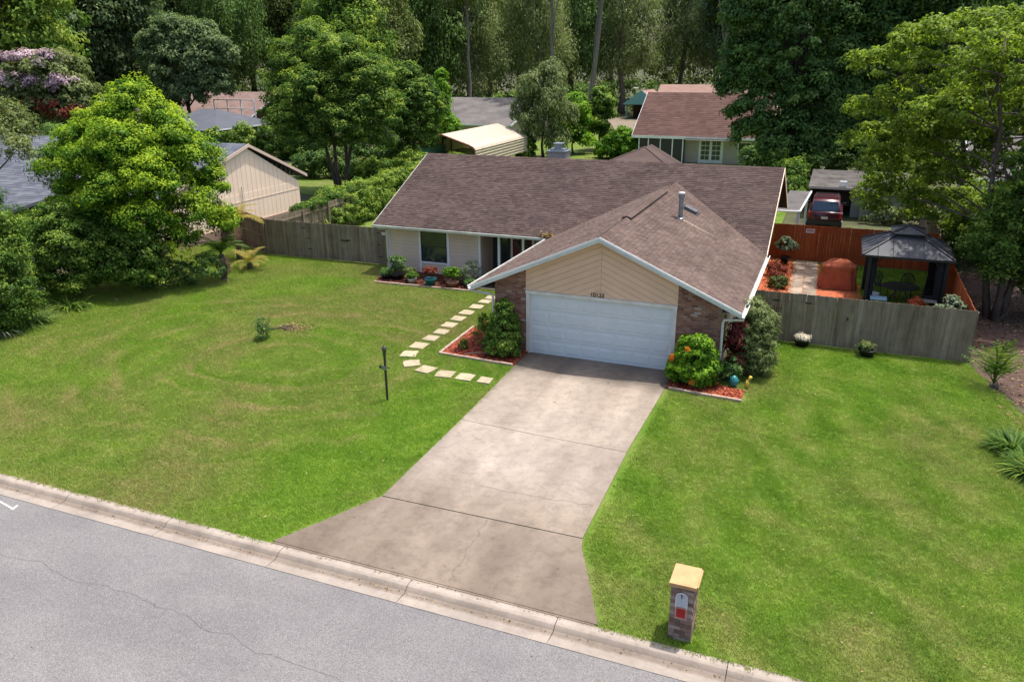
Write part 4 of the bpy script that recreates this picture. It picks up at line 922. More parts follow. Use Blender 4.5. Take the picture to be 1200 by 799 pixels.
def frond_mesh(name, mat, ln=1.6, n=22, leaf=.45, wd=.02, arch=1.1, seed=0, el0=1.1):
    """one pinnate frond along +x: arched midrib with paired leaflets"""
    r = random.Random(seed); mb = MB(); K = n; p = Vector((0, 0, 0)); el = el0; pts = [p.copy()]
    for j in range(K):
        p = p+Vector((math.cos(el), 0, math.sin(el)))*ln/K; el -= arch/K*1.6; pts.append(p.copy())
    mb.tube(pts[::3]+[pts[-1]], .016, 4, False, .4)
    for j in range(3, K+1):
        f = j/K; L_ = leaf*math.sin(math.pi*(.12+.86*f))**.7; d = (pts[j]-pts[j-1]).normalized()
        for s_ in (-1, 1):
            dirv = (Vector((0, s_, 0))*.8+d*.55+Vector((0, 0, -.25+r.uniform(-.1, .1)))).normalized(); q = pts[j]; tip = q+dirv*L_
            mb.add([q-d*wd, q+d*wd, q+dirv*L_*.6+d*wd*.8, tip, q+dirv*L_*.6-d*wd*.8], [(0, 1, 2, 3, 4)], max(.01, min(1, r.gauss(.5, .2))))
    return mb.mesh(name, mat)
def palm(label, base, h, nf, mesh_, cat='palm', name='palm', seed=0, group=None, dead=None, trunkr=.12, tilt=(-.35, .5), s=1.0):
    t = thing(name, label, cat, (*base, 0), group); r = random.Random(seed)
    if h > .05: part('trunk', MB().tube([(base[0], base[1], 0), (base[0]+.05, base[1], h*.5), (base[0], base[1], h)], [trunkr*1.2, trunkr, trunkr], 9), 'bark', t)
    for i in range(nf):
        put('frond', mesh_, t, (base[0], base[1], max(h, .03)), (0, -r.uniform(*tilt), i*2.4+r.uniform(-.2, .2)), (s*r.uniform(.8, 1.1),)*3)
    if dead:
        for i in range(dead[1]): put('dead_frond', dead[0], t, (base[0], base[1], h), (0, r.uniform(.75, 1.15), i*1.9+r.uniform(-.3, .3)), (s*r.uniform(.7, 1.0),)*3)
    return t
f_green = frond_mesh('frond', 'lf_palm', 1.7, 22, .42, .02, seed=1); f_yel = frond_mesh('frond', 'lf_yellowing', 1.7, 22, .42, .022, seed=2); f_dead = frond_mesh('dead_frond', 'palefrond', 1.5, 18, .38, .03, 1.4, seed=3, el0=.4)
palm('green and yellow palm to the right of the bright tree', (-18.4, 7.3), 1.9, 18, f_yel, seed=1, dead=(f_dead, 7), s=1.05)
palm('short green palm under the right edge of the bright tree', (-16.4, 3.9), 1.2, 14, f_green, seed=2, dead=(f_dead, 5), s=.9)
palm('small sago palm with drooping yellow fronds on the lawn edge', (-16.6, 5.9), .3, 15, f_yel, seed=3, s=.7)
palm('young palm with long drooping leaves on the leaf litter beside the grey fence end', (14.25, 2.2), .15, 11, frond_mesh('frond', 'lf_palm', 1.5, 14, .5, .02, .55, 5, 1.25), seed=4, tilt=(-.3, .6), s=1.0)
for i, (x, y, a) in enumerate(((-18.6, -.4, .4), (-17.1, 1.9, 2.2), (-16.2, 3.6, 1.2))):
    o = put('fallen_frond', f_dead, loc=(x, y, .1), rot=(.1, .35, a), scale=(.6, .6, .6)); tag(o, ('dry tan frond fallen on the grass left of the trunk', 'small dry frond lying in the shade under the bright tree', 'long dry frond lying at the lit edge of the tree shade')[i], 'frond', 'fallen dry fronds')
strap('spiky liriope clump at the right frame edge, the upper of two', (14.10, -2.2), 420, .62, .026, 'lf_mid', 34, base_r=.42, spread=.75, curve=.3)
strap('spiky liriope clump at the right frame edge, the lower of two', (14.35, -3.4), 420, .62, .026, 'lf_mid', 35, base_r=.45, spread=.75, curve=.3)
strap('dark spiky clump just inside the right frame edge below the others', (14.9, -4.7), 120, .9, .026, 'lf_mid', 36, base_r=.35, spread=1.0, curve=.45)
# lone scrubby bush with bare twigs on the lawn
sb = bush('scraggly little bush with bare twigs alone on the left lawn', (-9.45, -2.15), [(0, 0, .25, .35, .3, .25), (.1, .1, .55, .2, .2, .2)], 'lf_dark', 26, clumps=26, per=34, leaf=.07, cr=.14)
mb = MB(); r = random.Random(2)
for i in range(16):
    a = r.uniform(0, 6.28); s_ = r.uniform(.15, .5); p = Vector((-9.45, -2.15, .1)); mb.tube([p, p+Vector((math.cos(a)*s_*.6, math.sin(a)*s_*.6, .4)), p+Vector((math.cos(a)*s_, math.sin(a)*s_, r.uniform(.6, .95)))], [.012, .008, .004], 4)
part('twig', mb, 'barklight', sb)
mb = MB()
for P in (((-9.9, -1.3, .05), (-9.5, -1.0, .08), (-9.2, -.9, .06)), ((-9.6, -.75, .05), (-9.2, -.7, .08), (-8.95, -.9, .05)), ((-9.3, -1.1, .05), (-9.05, -.95, .07))): mb.tube(P, .03, 5)
tag(put('fallen_branch', mb.mesh('fallen_branch', 'bark')), 'dark broken branch lying on the bare patch of the left lawn', 'branch')

# --- beds by the garage
bush('dense dark green hibiscus bush against the left brick pier', (-.62, -.52), [(0, 0, .95, .46, .38, .75), (-.15, -.1, .45, .48, .38, .42), (.15, -.1, .5, .42, .38, .42), (0, .05, 1.55, .28, .25, .3), (.1, 0, 1.25, .36, .3, .3)], 'lf_mid', 41, clumps=260, per=60, leaf=.085, cr=.15, tipshade=.1, aspect=.30)
b2 = bush('bright green hibiscus bush with orange flowers against the right brick pier', (5.78, -.72), [(0, 0, .85, .56, .42, .6), (-.25, -.1, .5, .5, .4, .42), (.25, -.1, .5, .45, .4, .42), (-.1, 0, 1.25, .36, .33, .26)], 'lf_lime', 42, clumps=230, per=56, leaf=.095, cr=.15, tipshade=.15, aspect=.34)
def flower(parent, c, s, mat, name='flower'):
    mb = MB(); r = random.Random(int(c[0]*100)); 
    for k in range(5):
        a = k*1.2566; u = Vector((math.cos(a), -.55, math.sin(a))).normalized(); v = Vector((-math.sin(a), 0, math.cos(a))); p = Vector(c)
        mb.add([p, p+u*s*.6+v*s*.38, p+u*s, p+u*s*.6-v*s*.38], [(0, 1, 2, 3)], r.random())
    put(name, mb.mesh(name, mat), parent)
for c in ((5.13, -1.0, .95), (5.10, -.98, .85), (5.85, -1.25, .32), (5.78, -1.22, .26), (5.9, -1.2, .22), (5.6, -1.2, 1.3)): flower(b2, c, .11, 'fl_orange')
bush('burgundy leaved shrub behind the white corner downspout', (6.82, .55), [(0, 0, 1.15, .28, .3, .6), (.05, -.1, .6, .25, .3, .4)], 'lf_burg', 43, clumps=60, per=40, leaf=.16, cr=.18, aspect=.14)
bush('tall olive shrub with pale tips beside the garage side wall', (7.28, .85), [(0, 0, 1.15, .46, .5, .9), (.2, -.15, .6, .5, .5, .55), (-.05, .1, 1.85, .36, .36, .45), (.22, .35, 1.3, .42, .45, .7)], 'lf_olive', 44, clumps=330, per=64, leaf=.10, cr=.17, aspect=.17, tipshade=.5)
bush('small dark shrub low against the wall by the downspout', (6.75, -.1), [(0, 0, .35, .3, .3, .35)], 'lf_dark', 45, clumps=30, per=40, leaf=.09, cr=.14)
o = put('garden_ornament', MB().lathe([(.05, 0), (.13, .08), (.15, .18), (.10, .30), (.03, .36)], (0, 0, 0), 10).mesh('garden_ornament', 'teal', True), loc=(6.95, -.55, .03)); tag(o, 'little teal glazed garden ornament in the mulch right of the downspout', 'ornament')
o = put('watering_figure', MB().tube([(0, 0, 0), (.02, 0, .22)], [.07, .04], 8).tube([(.02, 0, .2), (.1, -.03, .36)], [.03, .05], 8).mesh('watering_figure', 'yellowp', True), loc=(7.33, -.45, .03)); tag(o, 'small yellow garden figure at the corner of the mulch', 'ornament')
rose = bush('thin rose shrub with orange blooms in the left triangular bed', (-1.55, -.15), [(0, 0, .5, .35, .3, .35), (-.4, .9, .55, .3, .3, .3)], 'lf_mid', 46, clumps=38, per=34, leaf=.07, cr=.13)
for c in ((-1.35, -.3, .62), (-1.45, -.35, .55), (-1.3, -.32, .5), (-1.75, .5, .75)): flower(rose, c, .08, 'fl_red')
bush('small tuft of green leaves near the corner of the triangular bed', (-2.2, -.45), [(0, 0, .16, .16, .16, .16)], 'lf_mid', 47, clumps=14, per=30, leaf=.07, cr=.10)
part_hose = tag(put('garden_hose', MB().tube([(-1.9, -1.0, .05), (-1.5, -.75, .07), (-1.1, -.7, .06), (-.8, -.6, .07)], .018, 6).mesh('garden_hose', 'timber', True)), 'pale hose curving over the red mulch under the dark bush', 'hose')

# --- pots along the front window
def pot(label, x, y, h, r0, mat, plant, cat='plant pot', rr_=None):
    t = thing('potted_plant', label, cat, (x, y, .03))
    part('pot', MB().lathe([(r0*.7, .03), (r0, .03+h*.85), (r0*1.08, .03+h*.86), (r0*1.08, .03+h), (r0*.9, .03+h)], (x, y, 0), 14), mat, t, True)
    lobes, lm, kw = plant
    put('foliage', crown('foliage', int(abs(x)*13), [(x+a[0], y+a[1], .03+h+a[2], *a[3:]) for a in lobes], lm, **kw), t)
    return t
K1 = dict(clumps=30, per=30, leaf=.08, cr=.12, zmin=-.2)
t = pot('black tub with a tall rose bush at the downspout end of the window bed', -8.95, 6.75, .25, .30, 'blackpot', ([(.05, 0, .5, .38, .3, .3), (.1, 0, .2, .3, .3, .2)], 'lf_dark', dict(clumps=45, per=30, leaf=.09, cr=.14, zmin=-.2)))
flower(t, (-8.95, 6.5, 1.0), .08, 'fl_white')
pot('dark tub spreading low leaves left of the grey pot', -9.45, 6.7, .18, .28, 'blackpot', ([(0, 0, .12, .3, .25, .12)], 'lf_dark', K1))
pot('grey pot of reddish foliage, second from the downspout', -8.30, 6.65, .30, .16, 'greypot', ([(.1, 0, .12, .25, .2, .15)], 'lf_olive', K1))
pot('low whitish bowl with small green plant before the window trim', -7.95, 6.35, .22, .20, 'whitepot', ([(0, 0, .1, .2, .18, .12)], 'lf_mid', K1))
t = pot('teal glazed pot with red flowered croton under the window', -7.0, 6.30, .33, .26, 'teal', ([(0, 0, .25, .30, .27, .22)], 'lf_rust', K1))
pot('small grey shrub in clay pot right of the teal pot', -6.45, 6.9, .2, .15, 'terracotta', ([(0, 0, .25, .22, .2, .22)], 'lf_silver', K1))
pot('tan pot with bright yellow-green croton right of the window', -6.0, 6.45, .24, .26, 'terracotta', ([(0, 0, .32, .33, .3, .27)], 'lf_lime', dict(clumps=40, per=30, leaf=.1, cr=.13, zmin=-.2)))
bush('grey lavender-like shrub against the wall next to the porch post', (-5.45, 7.2), [(0, 0, .5, .45, .4, .5)], 'lf_silver', 48, clumps=60, per=50, leaf=.10, cr=.16, aspect=.1)
pot('low dark bowl at the porch end of the window bed', -5.2, 6.6, .16, .2, 'blackpot', ([(0, 0, .08, .2, .18, .08)], 'lf_dark', K1))
pot('black bowl planter with white flowers on the grass before the grey gate', 8.68, 4.02, .24, .27, 'blackpot', ([(0, 0, .06, .22, .2, .07)], 'fl_white', K1))
pot('black bowl planter on the grass at the middle of the grey fence', 10.75, 3.72, .24, .27, 'blackpot', ([(-.05, 0, .08, .2, .18, .1)], 'lf_olive', K1))
wt = thing('wreath', 'pale flower wreath hanging on the dark red front door', 'wreath', (-3.82, 9.30, 1.55))
g = np.random.default_rng(5); n = 420; a = g.uniform(0, 6.283, n); P = np.stack([-3.82+np.cos(a)*.24+g.normal(0, .045, n), 9.29+g.normal(0, .03, n), 1.55+np.sin(a)*.24+g.normal(0, .045, n)], 1)
Nn = unit(g.normal(size=(n, 3))+np.array([0, -1, 0])); T_ = unit(np.cross(Nn, g.normal(size=(n, 3)))); put('flowers', leaf_mesh('flowers', P, Nn, T_, np.full(n, .07), np.full(n, .025), g.random(n), 'lf_silver'), wt)
part('ring', MB().tube([(-3.82+.24*math.cos(i*.5236), 9.30, 1.55+.24*math.sin(i*.5236)) for i in range(13)], .03, 6), 'bark', wt)

# ------------------------------------------------------------------ gazebo yard
bed('mulch_bed', [(6.45, 8), (7.7, 8), (8.1, 11.2), (7.75, 16.6), (6.45, 16.6)], 'orangemulch', .035)
bed('patio_base', [(8.5, 10.0), (10.7, 10.2), (10.6, 12.9), (8.5, 12.8)], 'orangemulch', .03)
for j in range(9):
    x0, x1, y0 = 7.82, 8.95, 9.2+j*.82
    dxx = .02*j
    for i in range(2):
        m_ = MB().slab([(x0+i*.57-dxx, y0, .045), (x0+i*.57+.54-dxx, y0, .045), (x0+i*.57+.54-dxx, y0+.78, .045), (x0+i*.57-dxx, y0+.78, .045)], .05)
        if j == 0 and i == 0: pav = struct('patio_path', MB().slab([(7.75, 9.1, .012), (8.98, 9.1, .012), (8.85, 16.6, .012), (7.6, 16.6, .012)], .02).mesh('patio_path', 'orangemulch'))
        part('paver', m_, 'paver', pav)
bush('low orange-tinged shrub in the orange mulch beside the house wall', (7.1, 13.3), [(0, 0, .3, .45, .5, .3), (.1, -1.4, .25, .4, .4, .25)], 'lf_rust', 51, clumps=60, per=30, leaf=.10, cr=.18)
bush('small green shrub in the orange mulch nearer the grey fence', (7.3, 11.2), [(0, 0, .25, .35, .35, .25)], 'lf_olive', 52, clumps=30, per=30, leaf=.10, cr=.15)
pot('potted shrub with pale blooms against the orange rear fence', 7.25, 15.9, .35, .22, 'blackpot', ([(0, 0, .45, .4, .35, .4)], 'lf_silver', dict(clumps=40, per=30, leaf=.12, cr=.14, zmin=-.3)))
# covered grill: draped cloth with a domed top and folds
gx, gy = 9.68, 12.15
t = thing('covered_grill', 'barbecue grill under a rust coloured fabric cover beside the gazebo', 'grill', (gx, gy, .03))
mb = MB(); S = 72; rows = [(0.02, 1.06), (.15, 1.03), (.3, 1.0), (.45, .99), (.6, .97), (.75, .965), (.85, .96), (.93, .985), (.98, .95), (1.04, .90), (1.10, .80), (1.17, .68), (1.22, .55), (1.25, .40), (1.27, .25), (1.275, .02)]
for z, s in rows:
    for k in range(S):
        a = 2*math.pi*k/S; ca, sa = math.cos(a), math.sin(a); p = .32
        rx = .72*s*math.copysign(abs(ca)**p, ca); ry = .36*s*math.copysign(abs(sa)**p, sa)
        f = 1+.05*math.sin(a*9+z*.8)*(1 if z < .9 else .5)+.03*math.sin(a*17+z*6)+.012*math.sin(a*31-z*9)
        mb.v.append((gx+rx*f, gy+ry*f, .03+z-(.10*(abs(rx)/.72)**2-.03*math.sin(a*5+z*7) if z > 1.05 else 0)))
for i in range(len(rows)-1):
    for k in range(S): mb.f.append((i*S+k, i*S+(k+1) % S, (i+1)*S+(k+1) % S, (i+1)*S+k)); mb.t.append(0)
part('fabric_cover', mb, 'cover', t, True)
part('cart_wheel', MB().tube([(gx-.5, gy-.2, .08), (gx-.5, gy+.2, .08)], .08, 10).tube([(gx+.5, gy-.2, .08), (gx+.5, gy+.2, .08)], .08, 10), 'rubber', t)
# gazebo
GX0, GX1, GY0, GY1 = 10.72, 13.42, 9.55, 12.35
gz = thing('gazebo', 'dark metal gazebo with two tier hard roof in the orange fenced yard', 'gazebo', (12.07, 10.9, 0))
for x in (GX0, GX1):
    for y in (GY0, GY1): 
        p_ = part('post', B(x-.06, x+.06, y-.06, y+.06, 0, 2.12), 'gazpost', gz)
        part('bracket', MB().tube([(x, y, 1.65), (x+(.45 if x == GX0 else -.45), y, 2.08)], .025, 6), 'gazpost', p_)
part('beam', MB().box(GX0-.08, GX1+.08, GY0-.05, GY0+.05, 2.12, 2.22).box(GX0-.08, GX1+.08, GY1-.05, GY1+.05, 2.12, 2.22).box(GX0-.05, GX0+.05, GY0+.051, GY1-.051, 2.12, 2.22).box(GX1-.05, GX1+.05, GY0+.051, GY1-.051, 2.12, 2.22), 'gazpost', gz)
ex0, ex1, ey0, ey1 = 10.42, 13.62, 9.25, 12.55; cx, cy = (ex0+ex1)/2, (ey0+ey1)/2
def hiproof(parent, x0, x1, y0, y1, z0, tx, ty, z1, mat, name='roof_panel', nrib=6):
    c = [(x0, y0), (x1, y0), (x1, y1), (x0, y1)]; cx, cy = (x0+x1)/2, (y0+y1)/2; tt = [(cx-tx, cy-ty), (cx+tx, cy-ty), (cx+tx, cy+ty), (cx-tx, cy+ty)]
    for i in range(4):
        a, b = c[i], c[(i+1) % 4]; q, p = tt[i], tt[(i+1) % 4]
        m = MB().slab([(*a, z0), (*b, z0), (*p, z1), (*q, z1)], .03)
        for k in range(1, nrib):
            f = k/nrib; bx, by = a[0]+(b[0]-a[0])*f, a[1]+(b[1]-a[1])*f
            fm = min(1.0, 2*min(f, 1-f)*((Vector(a)-Vector(b)).length/2)/max(.01, (Vector(a)-Vector(b)).length/2-(Vector(p)-Vector(q)).length/2))
            tq = (q[0]+(p[0]-q[0])*f, q[1]+(p[1]-q[1])*f); mid = ((a[0]+b[0])/2, (a[1]+b[1])/2); mt = ((q[0]+p[0])/2, (q[1]+p[1])/2)
            dx, dy = (mt[0]-mid[0])*fm, (mt[1]-mid[1])*fm
            m.tube([(bx, by, z0+.012), (bx+dx, by+dy, z0+(z1-z0)*fm+.012)], .014, 4)
        o = part(name, m, mat, parent)
    for i in range(4): part('hip_rib', MB().tube([(*c[i], z0+.02), (*tt[i], z1+.02)], .035, 6), 'gazpost', parent)
hiproof(gz, ex0, ex1, ey0, ey1, 2.22, .42, .42, 2.82, 'gazroof')
part('cupola_frame', B(cx-.38, cx+.38, cy-.38, cy+.38, 2.80, 2.93), 'gazpost', gz)
hiproof(gz, cx-.62, cx+.62, cy-.62, cy+.62, 2.93, .03, .03, 3.14, 'gazroof', 'top_roof_panel', 3)
part('eave_trim', MB().box(ex0-.02, ex1+.02, ey0-.04, ey0-.001, 2.14, 2.225).box(ex0-.02, ex1+.02, ey1+.001, ey1+.04, 2.14, 2.225).box(ex0-.04, ex0-.001, ey0, ey1, 2.14, 2.225).box(ex1+.001, ex1+.04, ey0, ey1, 2.14, 2.225), 'gazpost', gz)
for x, y, d in ((GX0+.14, GY0+.1, 1), (GX1-.16, GY0+.1, -1), (GX0+.14, GY1-.1, 1), (GX1-.16, GY1-.1, -1)):
    m = MB(); S = 20; w_ = .13 if d > 0 else .20
    for z in (.05, .9, 1.5, 2.1):
        for k in range(S):
            a = 2*math.pi*k/S; q = (w_ if z > 1.2 or z < .5 else w_*.75)*(1+.14*math.sin(a*7)); m.v.append((x+q*math.cos(a), y+q*.6*math.sin(a), z))
    for i in range(3):
        for k in range(S): m.f.append((i*S+k, i*S+(k+1) % S, (i+1)*S+(k+1) % S, (i+1)*S+k)); m.t.append(0)
    part('curtain', m, 'curtain', gz, True)
# furniture
tb = thing('patio_table', 'oval black metal patio table under the gazebo', 'table', (12.05, 10.7, 0))
part('table_top', MB().lathe([(.0, .70), (.66, .70), (.68, .715), (.66, .73), (.0, .73)], (12.05, 10.7, 0), 28), 'gazpost', tb)
part('table_rim', MB().tube([(12.05+.67*math.cos(i*.2618), 10.7+.67*math.sin(i*.2618), .715) for i in range(25)], .022, 6), 'iron', tb)
for i in range(4):
    a = .785+i*1.571; part('leg', MB().tube([(12.05+.2*math.cos(a), 10.7+.2*math.sin(a), .70), (12.05+.3*math.cos(a), 10.7+.3*math.sin(a), .4), (12.05+.48*math.cos(a), 10.7+.48*math.sin(a), 0)], .022, 6), 'iron', tb)
def chair(x, y, rz, label, cushion=False):
    t = thing('patio_chair', label, 'chair', (x, y, 0), 'patio chairs around the gazebo table'); t.rotation_euler = (0, 0, rz)
    def pp(n, mb, m): return put(n, mb.mesh(n, m), t, wpos=False)
    pp('seat', MB().lathe([(.0, .42), (.24, .42), (.25, .435), (.24, .45), (0, .45)], (0, 0, 0), 16), 'iron')
    if cushion: pp('cushion', MB().lathe([(0, .452), (.22, .452), (.23, .49), (.2, .52), (0, .53)], (0, 0, 0), 16), 'cushion')
    for sx in (-1, 1):
        for sy in (-1, 1): pp('leg', MB().tube([(sx*.17, sy*.17, .43), (sx*.21, sy*.22, 0)], .014, 6), 'iron')
        pp('armrest', MB().tube([(sx*.22, .2, .7), (sx*.27, 0, .67), (sx*.25, -.2, .64), (sx*.2, -.2, .43)], .013, 6), 'iron')
    m = MB(); pts = [(.24*math.sin(a), .22+.06*(1-math.cos(a))/2, .70-.26*math.cos(a)) for a in [i*math.pi/8 for i in range(17)]]; m.tube(pts, .024, 6)
    for s in (-.16, -.08, 0, .08, .16): h_ = .26*math.sqrt(1-(s/.24)**2); m.tube([(s, .24, .70-h_), (s*.6, .25, .70), (s, .27, .70+h_)], .015, 4)
    for z in (.58, .7, .82): m.tube([(-.21, .25, z), (.21, .25, z)], .015, 4)
    pp('backrest', m, 'iron')
    return t
chair(12.35, 11.75, -.1, 'black lattice back chair with pale cushion behind the patio table', True)
chair(11.38, 11.75, .7, 'black lattice back chair left of the table by the gazebo post')
chair(11.05, 10.1, 1.9, 'black metal chair at the left near side of the table behind the blue side table', True)
chair(13.05, 10.5, -1.6, 'black metal chair at the right end of the table')
st = thing('side_table', 'small side table with pale blue top near the left gazebo post', 'side table', (11.2, 9.35, 0))
part('table_top', B(10.9, 11.5, 9.1, 9.6, .50, .54), 'tabletop', st)
for x in (10.95, 11.45):
    for y in (9.15, 9.55): part('leg', B(x-.02, x+.02, y-.02, y+.02, 0, .5), 'brightblue', st)
st = thing('side_table', 'low grey side table holding red flowers by the right gazebo post', 'side table', (12.95, 9.4, 0))
part('table_top', B(12.65, 13.25, 9.2, 9.6, .55, .58), 'greypot', st)
for x in (12.7, 13.2):
    for y in (9.25, 9.55): part('leg', B(x-.02, x+.02, y-.02, y+.02, 0, .55), 'iron', st)
pot('red potted flowers between the table and the right gazebo post', 12.55, 9.15, .3, .16, 'terracotta', ([(0, 0, .15, .25, .2, .18)], 'fl_red', K1))
bush('leafy shrub with pale leaves in the near right corner of the orange yard', (13.2, 5.6), [(0, 0, 1.1, .4, .4, .6), (-.4, .1, .9, .35, .3, .5), (.3, .2, 1.0, .3, .3, .5)], 'lf_silver', 53, clumps=70, per=36, leaf=.13, cr=.16)

# fallen leaves scattered on lawn, kerb, drive and in the roof valley: nobody could count them
g = np.random.default_rng(17)
def litter(name, P, size, mat):
    n = len(P); Nn = unit(np.array([0, 0, 1.0])+g.normal(size=(n, 3))*.35); T_ = unit(np.cross(Nn, g.normal(size=(n, 3))))
    o = put(name, leaf_mesh(name, P, Nn, T_, size*g.uniform(.5, 1.4, n), size*.3*g.uniform(.6, 1.3, n), g.random(n), mat)); o['kind'] = 'stuff'; return o
n = 700; P = np.stack([g.uniform(-12, 12, n), -12.78+g.normal(0, .05, n), np.full(n, -.085)], 1); P[::3, 1] = g.uniform(-12.55, -12.46, len(P[::3])); P[::3, 2] = .012
litter('gutter_litter', P, .045, 'lf_debris')
n = 900; P = np.stack([g.uniform(-17, 13, n), g.uniform(-12, 4, n), np.full(n, .05)], 1); P = P[[cell_ok(a, b) for a, b in P[:, :2]]]
litter('lawn_litter', P, .05, 'lf_debris')
for nm, x0, x1, y0, y1, PL, n, mt in (('mulch_chips', -2.75, 0, -1.3, 2.0, BEDL, 2600, 'lf_redchip'), ('mulch_chips', 5.0, 7.35, -1.6, 0, BEDR, 1400, 'lf_redchip'), ('mulch_chips', -10, -4.7, 5.95, 8.1, BEDF, 3000, 'lf_barkchip'), ('mulch_chips', 6.45, 7.9, 8, 16.6, [(6.45, 8), (7.7, 8), (8.1, 11.2), (7.75, 16.6), (6.45, 16.6)], 2600, 'lf_orangechip')):
    P = np.stack([g.uniform(x0, x1, n), g.uniform(y0, y1, n), g.uniform(.035, .065, n)], 1); P = P[[inpoly(a, b, PL) for a, b in P[:, :2]]]; litter(nm, P, .09, mt)
n = 2200; P = np.stack([g.uniform(14.2, 20, n), g.uniform(-1, 13, n), np.full(n, .03)], 1); litter('leaf_scatter', P, .12, 'lf_debris')
n = 130; P = np.stack([g.uniform(.2, 5, n), g.uniform(-12.2, -.2, n), np.full(n, .026)], 1); litter('drive_litter', P, .03, 'lf_debris')
n = 420; P = np.stack([-9.1+g.normal(0, .42, n), -.75+g.normal(0, .28, n), np.full(n, .05)], 1); litter('dead_thatch', P, .07, 'lf_debris')
n = 2600; P = np.stack([g.uniform(-22, 15, n), g.uniform(-12, 5, n), np.full(n, .055)], 1); P = P[[cell_ok(a, b) and math.sin(a*1.3+2*math.sin(b*.7))+math.sin(b*1.9+a*.4) > .5 for a, b in P[:, :2]]]; litter('lawn_weeds', P, .075, 'lf_lime')
n = 90; P = np.stack([g.uniform(-9, 8, n), g.uniform(-17, -13.2, n), np.full(n, -.078)], 1); litter('road_litter', P, .04, 'lf_debris')
n = 260; P = np.stack([-1.98+g.normal(0, .16, n), 7.62+g.normal(0, .10, n), 2.34+abs(g.normal(0, .06, n))], 1); litter('valley_leaves', P, .11, 'lf_debris')

# ------------------------------------------------------------------ neighbours
def gable_house(root, x0, x1, y0, y1, ridge_y, ze0, ze1, zrg, wallm, roofm, ov=.5, ovx=.6, trim='white', z0=0, seed=0, tabs=None):
    """walls and a roof whose ridge runs along x"""
    h = MB().box(x0, x1, y0, y1, z0, min(ze0, ze1)-.1); 
    for xa in (x0+.01, x1-.16): h.ext([(xa, y0, min(ze0, ze1)-.1), (xa, y1, min(ze0, ze1)-.1), (xa, ridge_y, zrg-.25)], (.15, 0, 0))
    part('wall', h, wallm, root)
    s0 = (zrg-ze0)/(ridge_y-y0+ov); s1 = (zrg-ze1)/(y1+ov-ridge_y)
    rf = part('roof', MB().ext([(x0-ovx, y0-ov, ze0), (x0-ovx, ridge_y, zrg), (x0-ovx, y1+ov, ze1), (x0-ovx, y1+ov, ze1-.14), (x0-ovx, ridge_y, zrg-.15), (x0-ovx, y0-ov, ze0-.14)], (x1-x0+2*ovx, 0, 0)), roofm, root)
    if tabs:
        L_ = x1-x0+2*ovx
        shingle_roof(rf, (x0-ovx, y0-ov, ze0+.012), (1, 0, 0), (0, ridge_y-y0+ov, zrg-ze0), L_, math.hypot(ridge_y-y0+ov, zrg-ze0), roofm, seed=seed, tab=tabs[0], ex=tabs[1])
    part('fascia', MB().box(x0-ovx, x1+ovx, y0-ov-.03, y0-ov-.002, ze0-.16, ze0-.0).box(x0-ovx, x1+ovx, y1+ov+.002, y1+ov+.03, ze1-.16, ze1), trim, root)
    part('rake_trim', MB().ext([(x1+ovx+.002, y0-ov, ze0-.17), (x1+ovx+.002, y0-ov, ze0+.015), (x1+ovx+.002, ridge_y, zrg+.015), (x1+ovx+.002, y1+ov, ze1+.015), (x1+ovx+.002, y1+ov, ze1-.17), (x1+ovx+.002, ridge_y, zrg-.17)], (.03, 0, 0)), trim, root)
    part('rake_trim', MB().ext([(x0-ovx-.032, y0-ov, ze0-.17), (x0-ovx-.032, y0-ov, ze0+.015), (x0-ovx-.032, ridge_y, zrg+.015), (x0-ovx-.032, y1+ov, ze1+.015), (x0-ovx-.032, y1+ov, ze1-.17), (x0-ovx-.032, ridge_y, zrg-.17)], (.03, 0, 0)), trim, root)
    return rf
def window(root, x0, x1, y, z0, z1, frame='white', bars=1, depth=-1, mull=0):
    f = part('window', MB().box(x0, x0+.07, y-.05, y-.002, z0, z1).box(x1-.07, x1, y-.05, y-.002, z0, z1).box(x0+.07, x1-.07, y-.05, y-.002, z1-.07, z1).box(x0+.07, x1-.07, y-.05, y-.002, z0, z0+.07), frame, root)
    n = bars
    for i in range(n):
        a = x0+.07+(x1-x0-.14)*i/n; b = x0+.07+(x1-x0-.14)*(i+1)/n
        part('pane', B(a+.012, b-.012, y-.03, y-.012, z0+.07, z1-.07), 'glass', f)
    for i in range(1, n):
        a = x0+.07+(x1-x0-.14)*i/n; part('mullion', B(a-.012, a+.012, y-.045, y-.01, z0+.07, z1-.07), frame, f)
    return f
# cream neighbour on the left with slate blue roof
nb = thing('neighbour_house', 'cream gabled neighbour house with slate blue shingle roof behind the bright tree', 'house', (-40, 12, 0))
gable_house(nb, -66, -22.7, 5.8, 18.4, 13.9, 2.3, 2.55, 4.92, 'cream', 'slate', .75, .13, 'siding2', tabs=(.6, .29), seed=21)
part('groove_lines', MB().box(-22.698, -22.685, 6, 18.35, 1.72, 1.77), 'creamgroove', nb)
mb = MB()
for i in range(31): y = 6.0+i*.4; mb.box(-22.698, -22.692, y, y+.012, .55, min(4.92-(.41 if y > 13.9 else .30)*abs(y-13.9)-.42, 4.4))
part('siding_groove', mb, 'creamgroove', nb)
part('brick_base', B(-22.699, -22.63, 5.8, 18.4, 0, .5), 'brick', nb)
part('conduit', MB().tube([(-22.64, 13.0, .5), (-22.64, 13.0, 2.6)], .03, 6), 'gutterm', nb)
gw_ = MB().box(-40.5, -29.5, 1.6, 5.795, 0, 2.2); part('garage_wing', gw_, 'orange', nb, label='orange-brown wooden front wing wall')
wr_ = part('wing_roof', MB().slab([(-41, .9, 2.10), (-28.9, .9, 2.10), (-28.9, 6.0, 2.84), (-41, 6.0, 2.84)], .12), 'slate', nb)
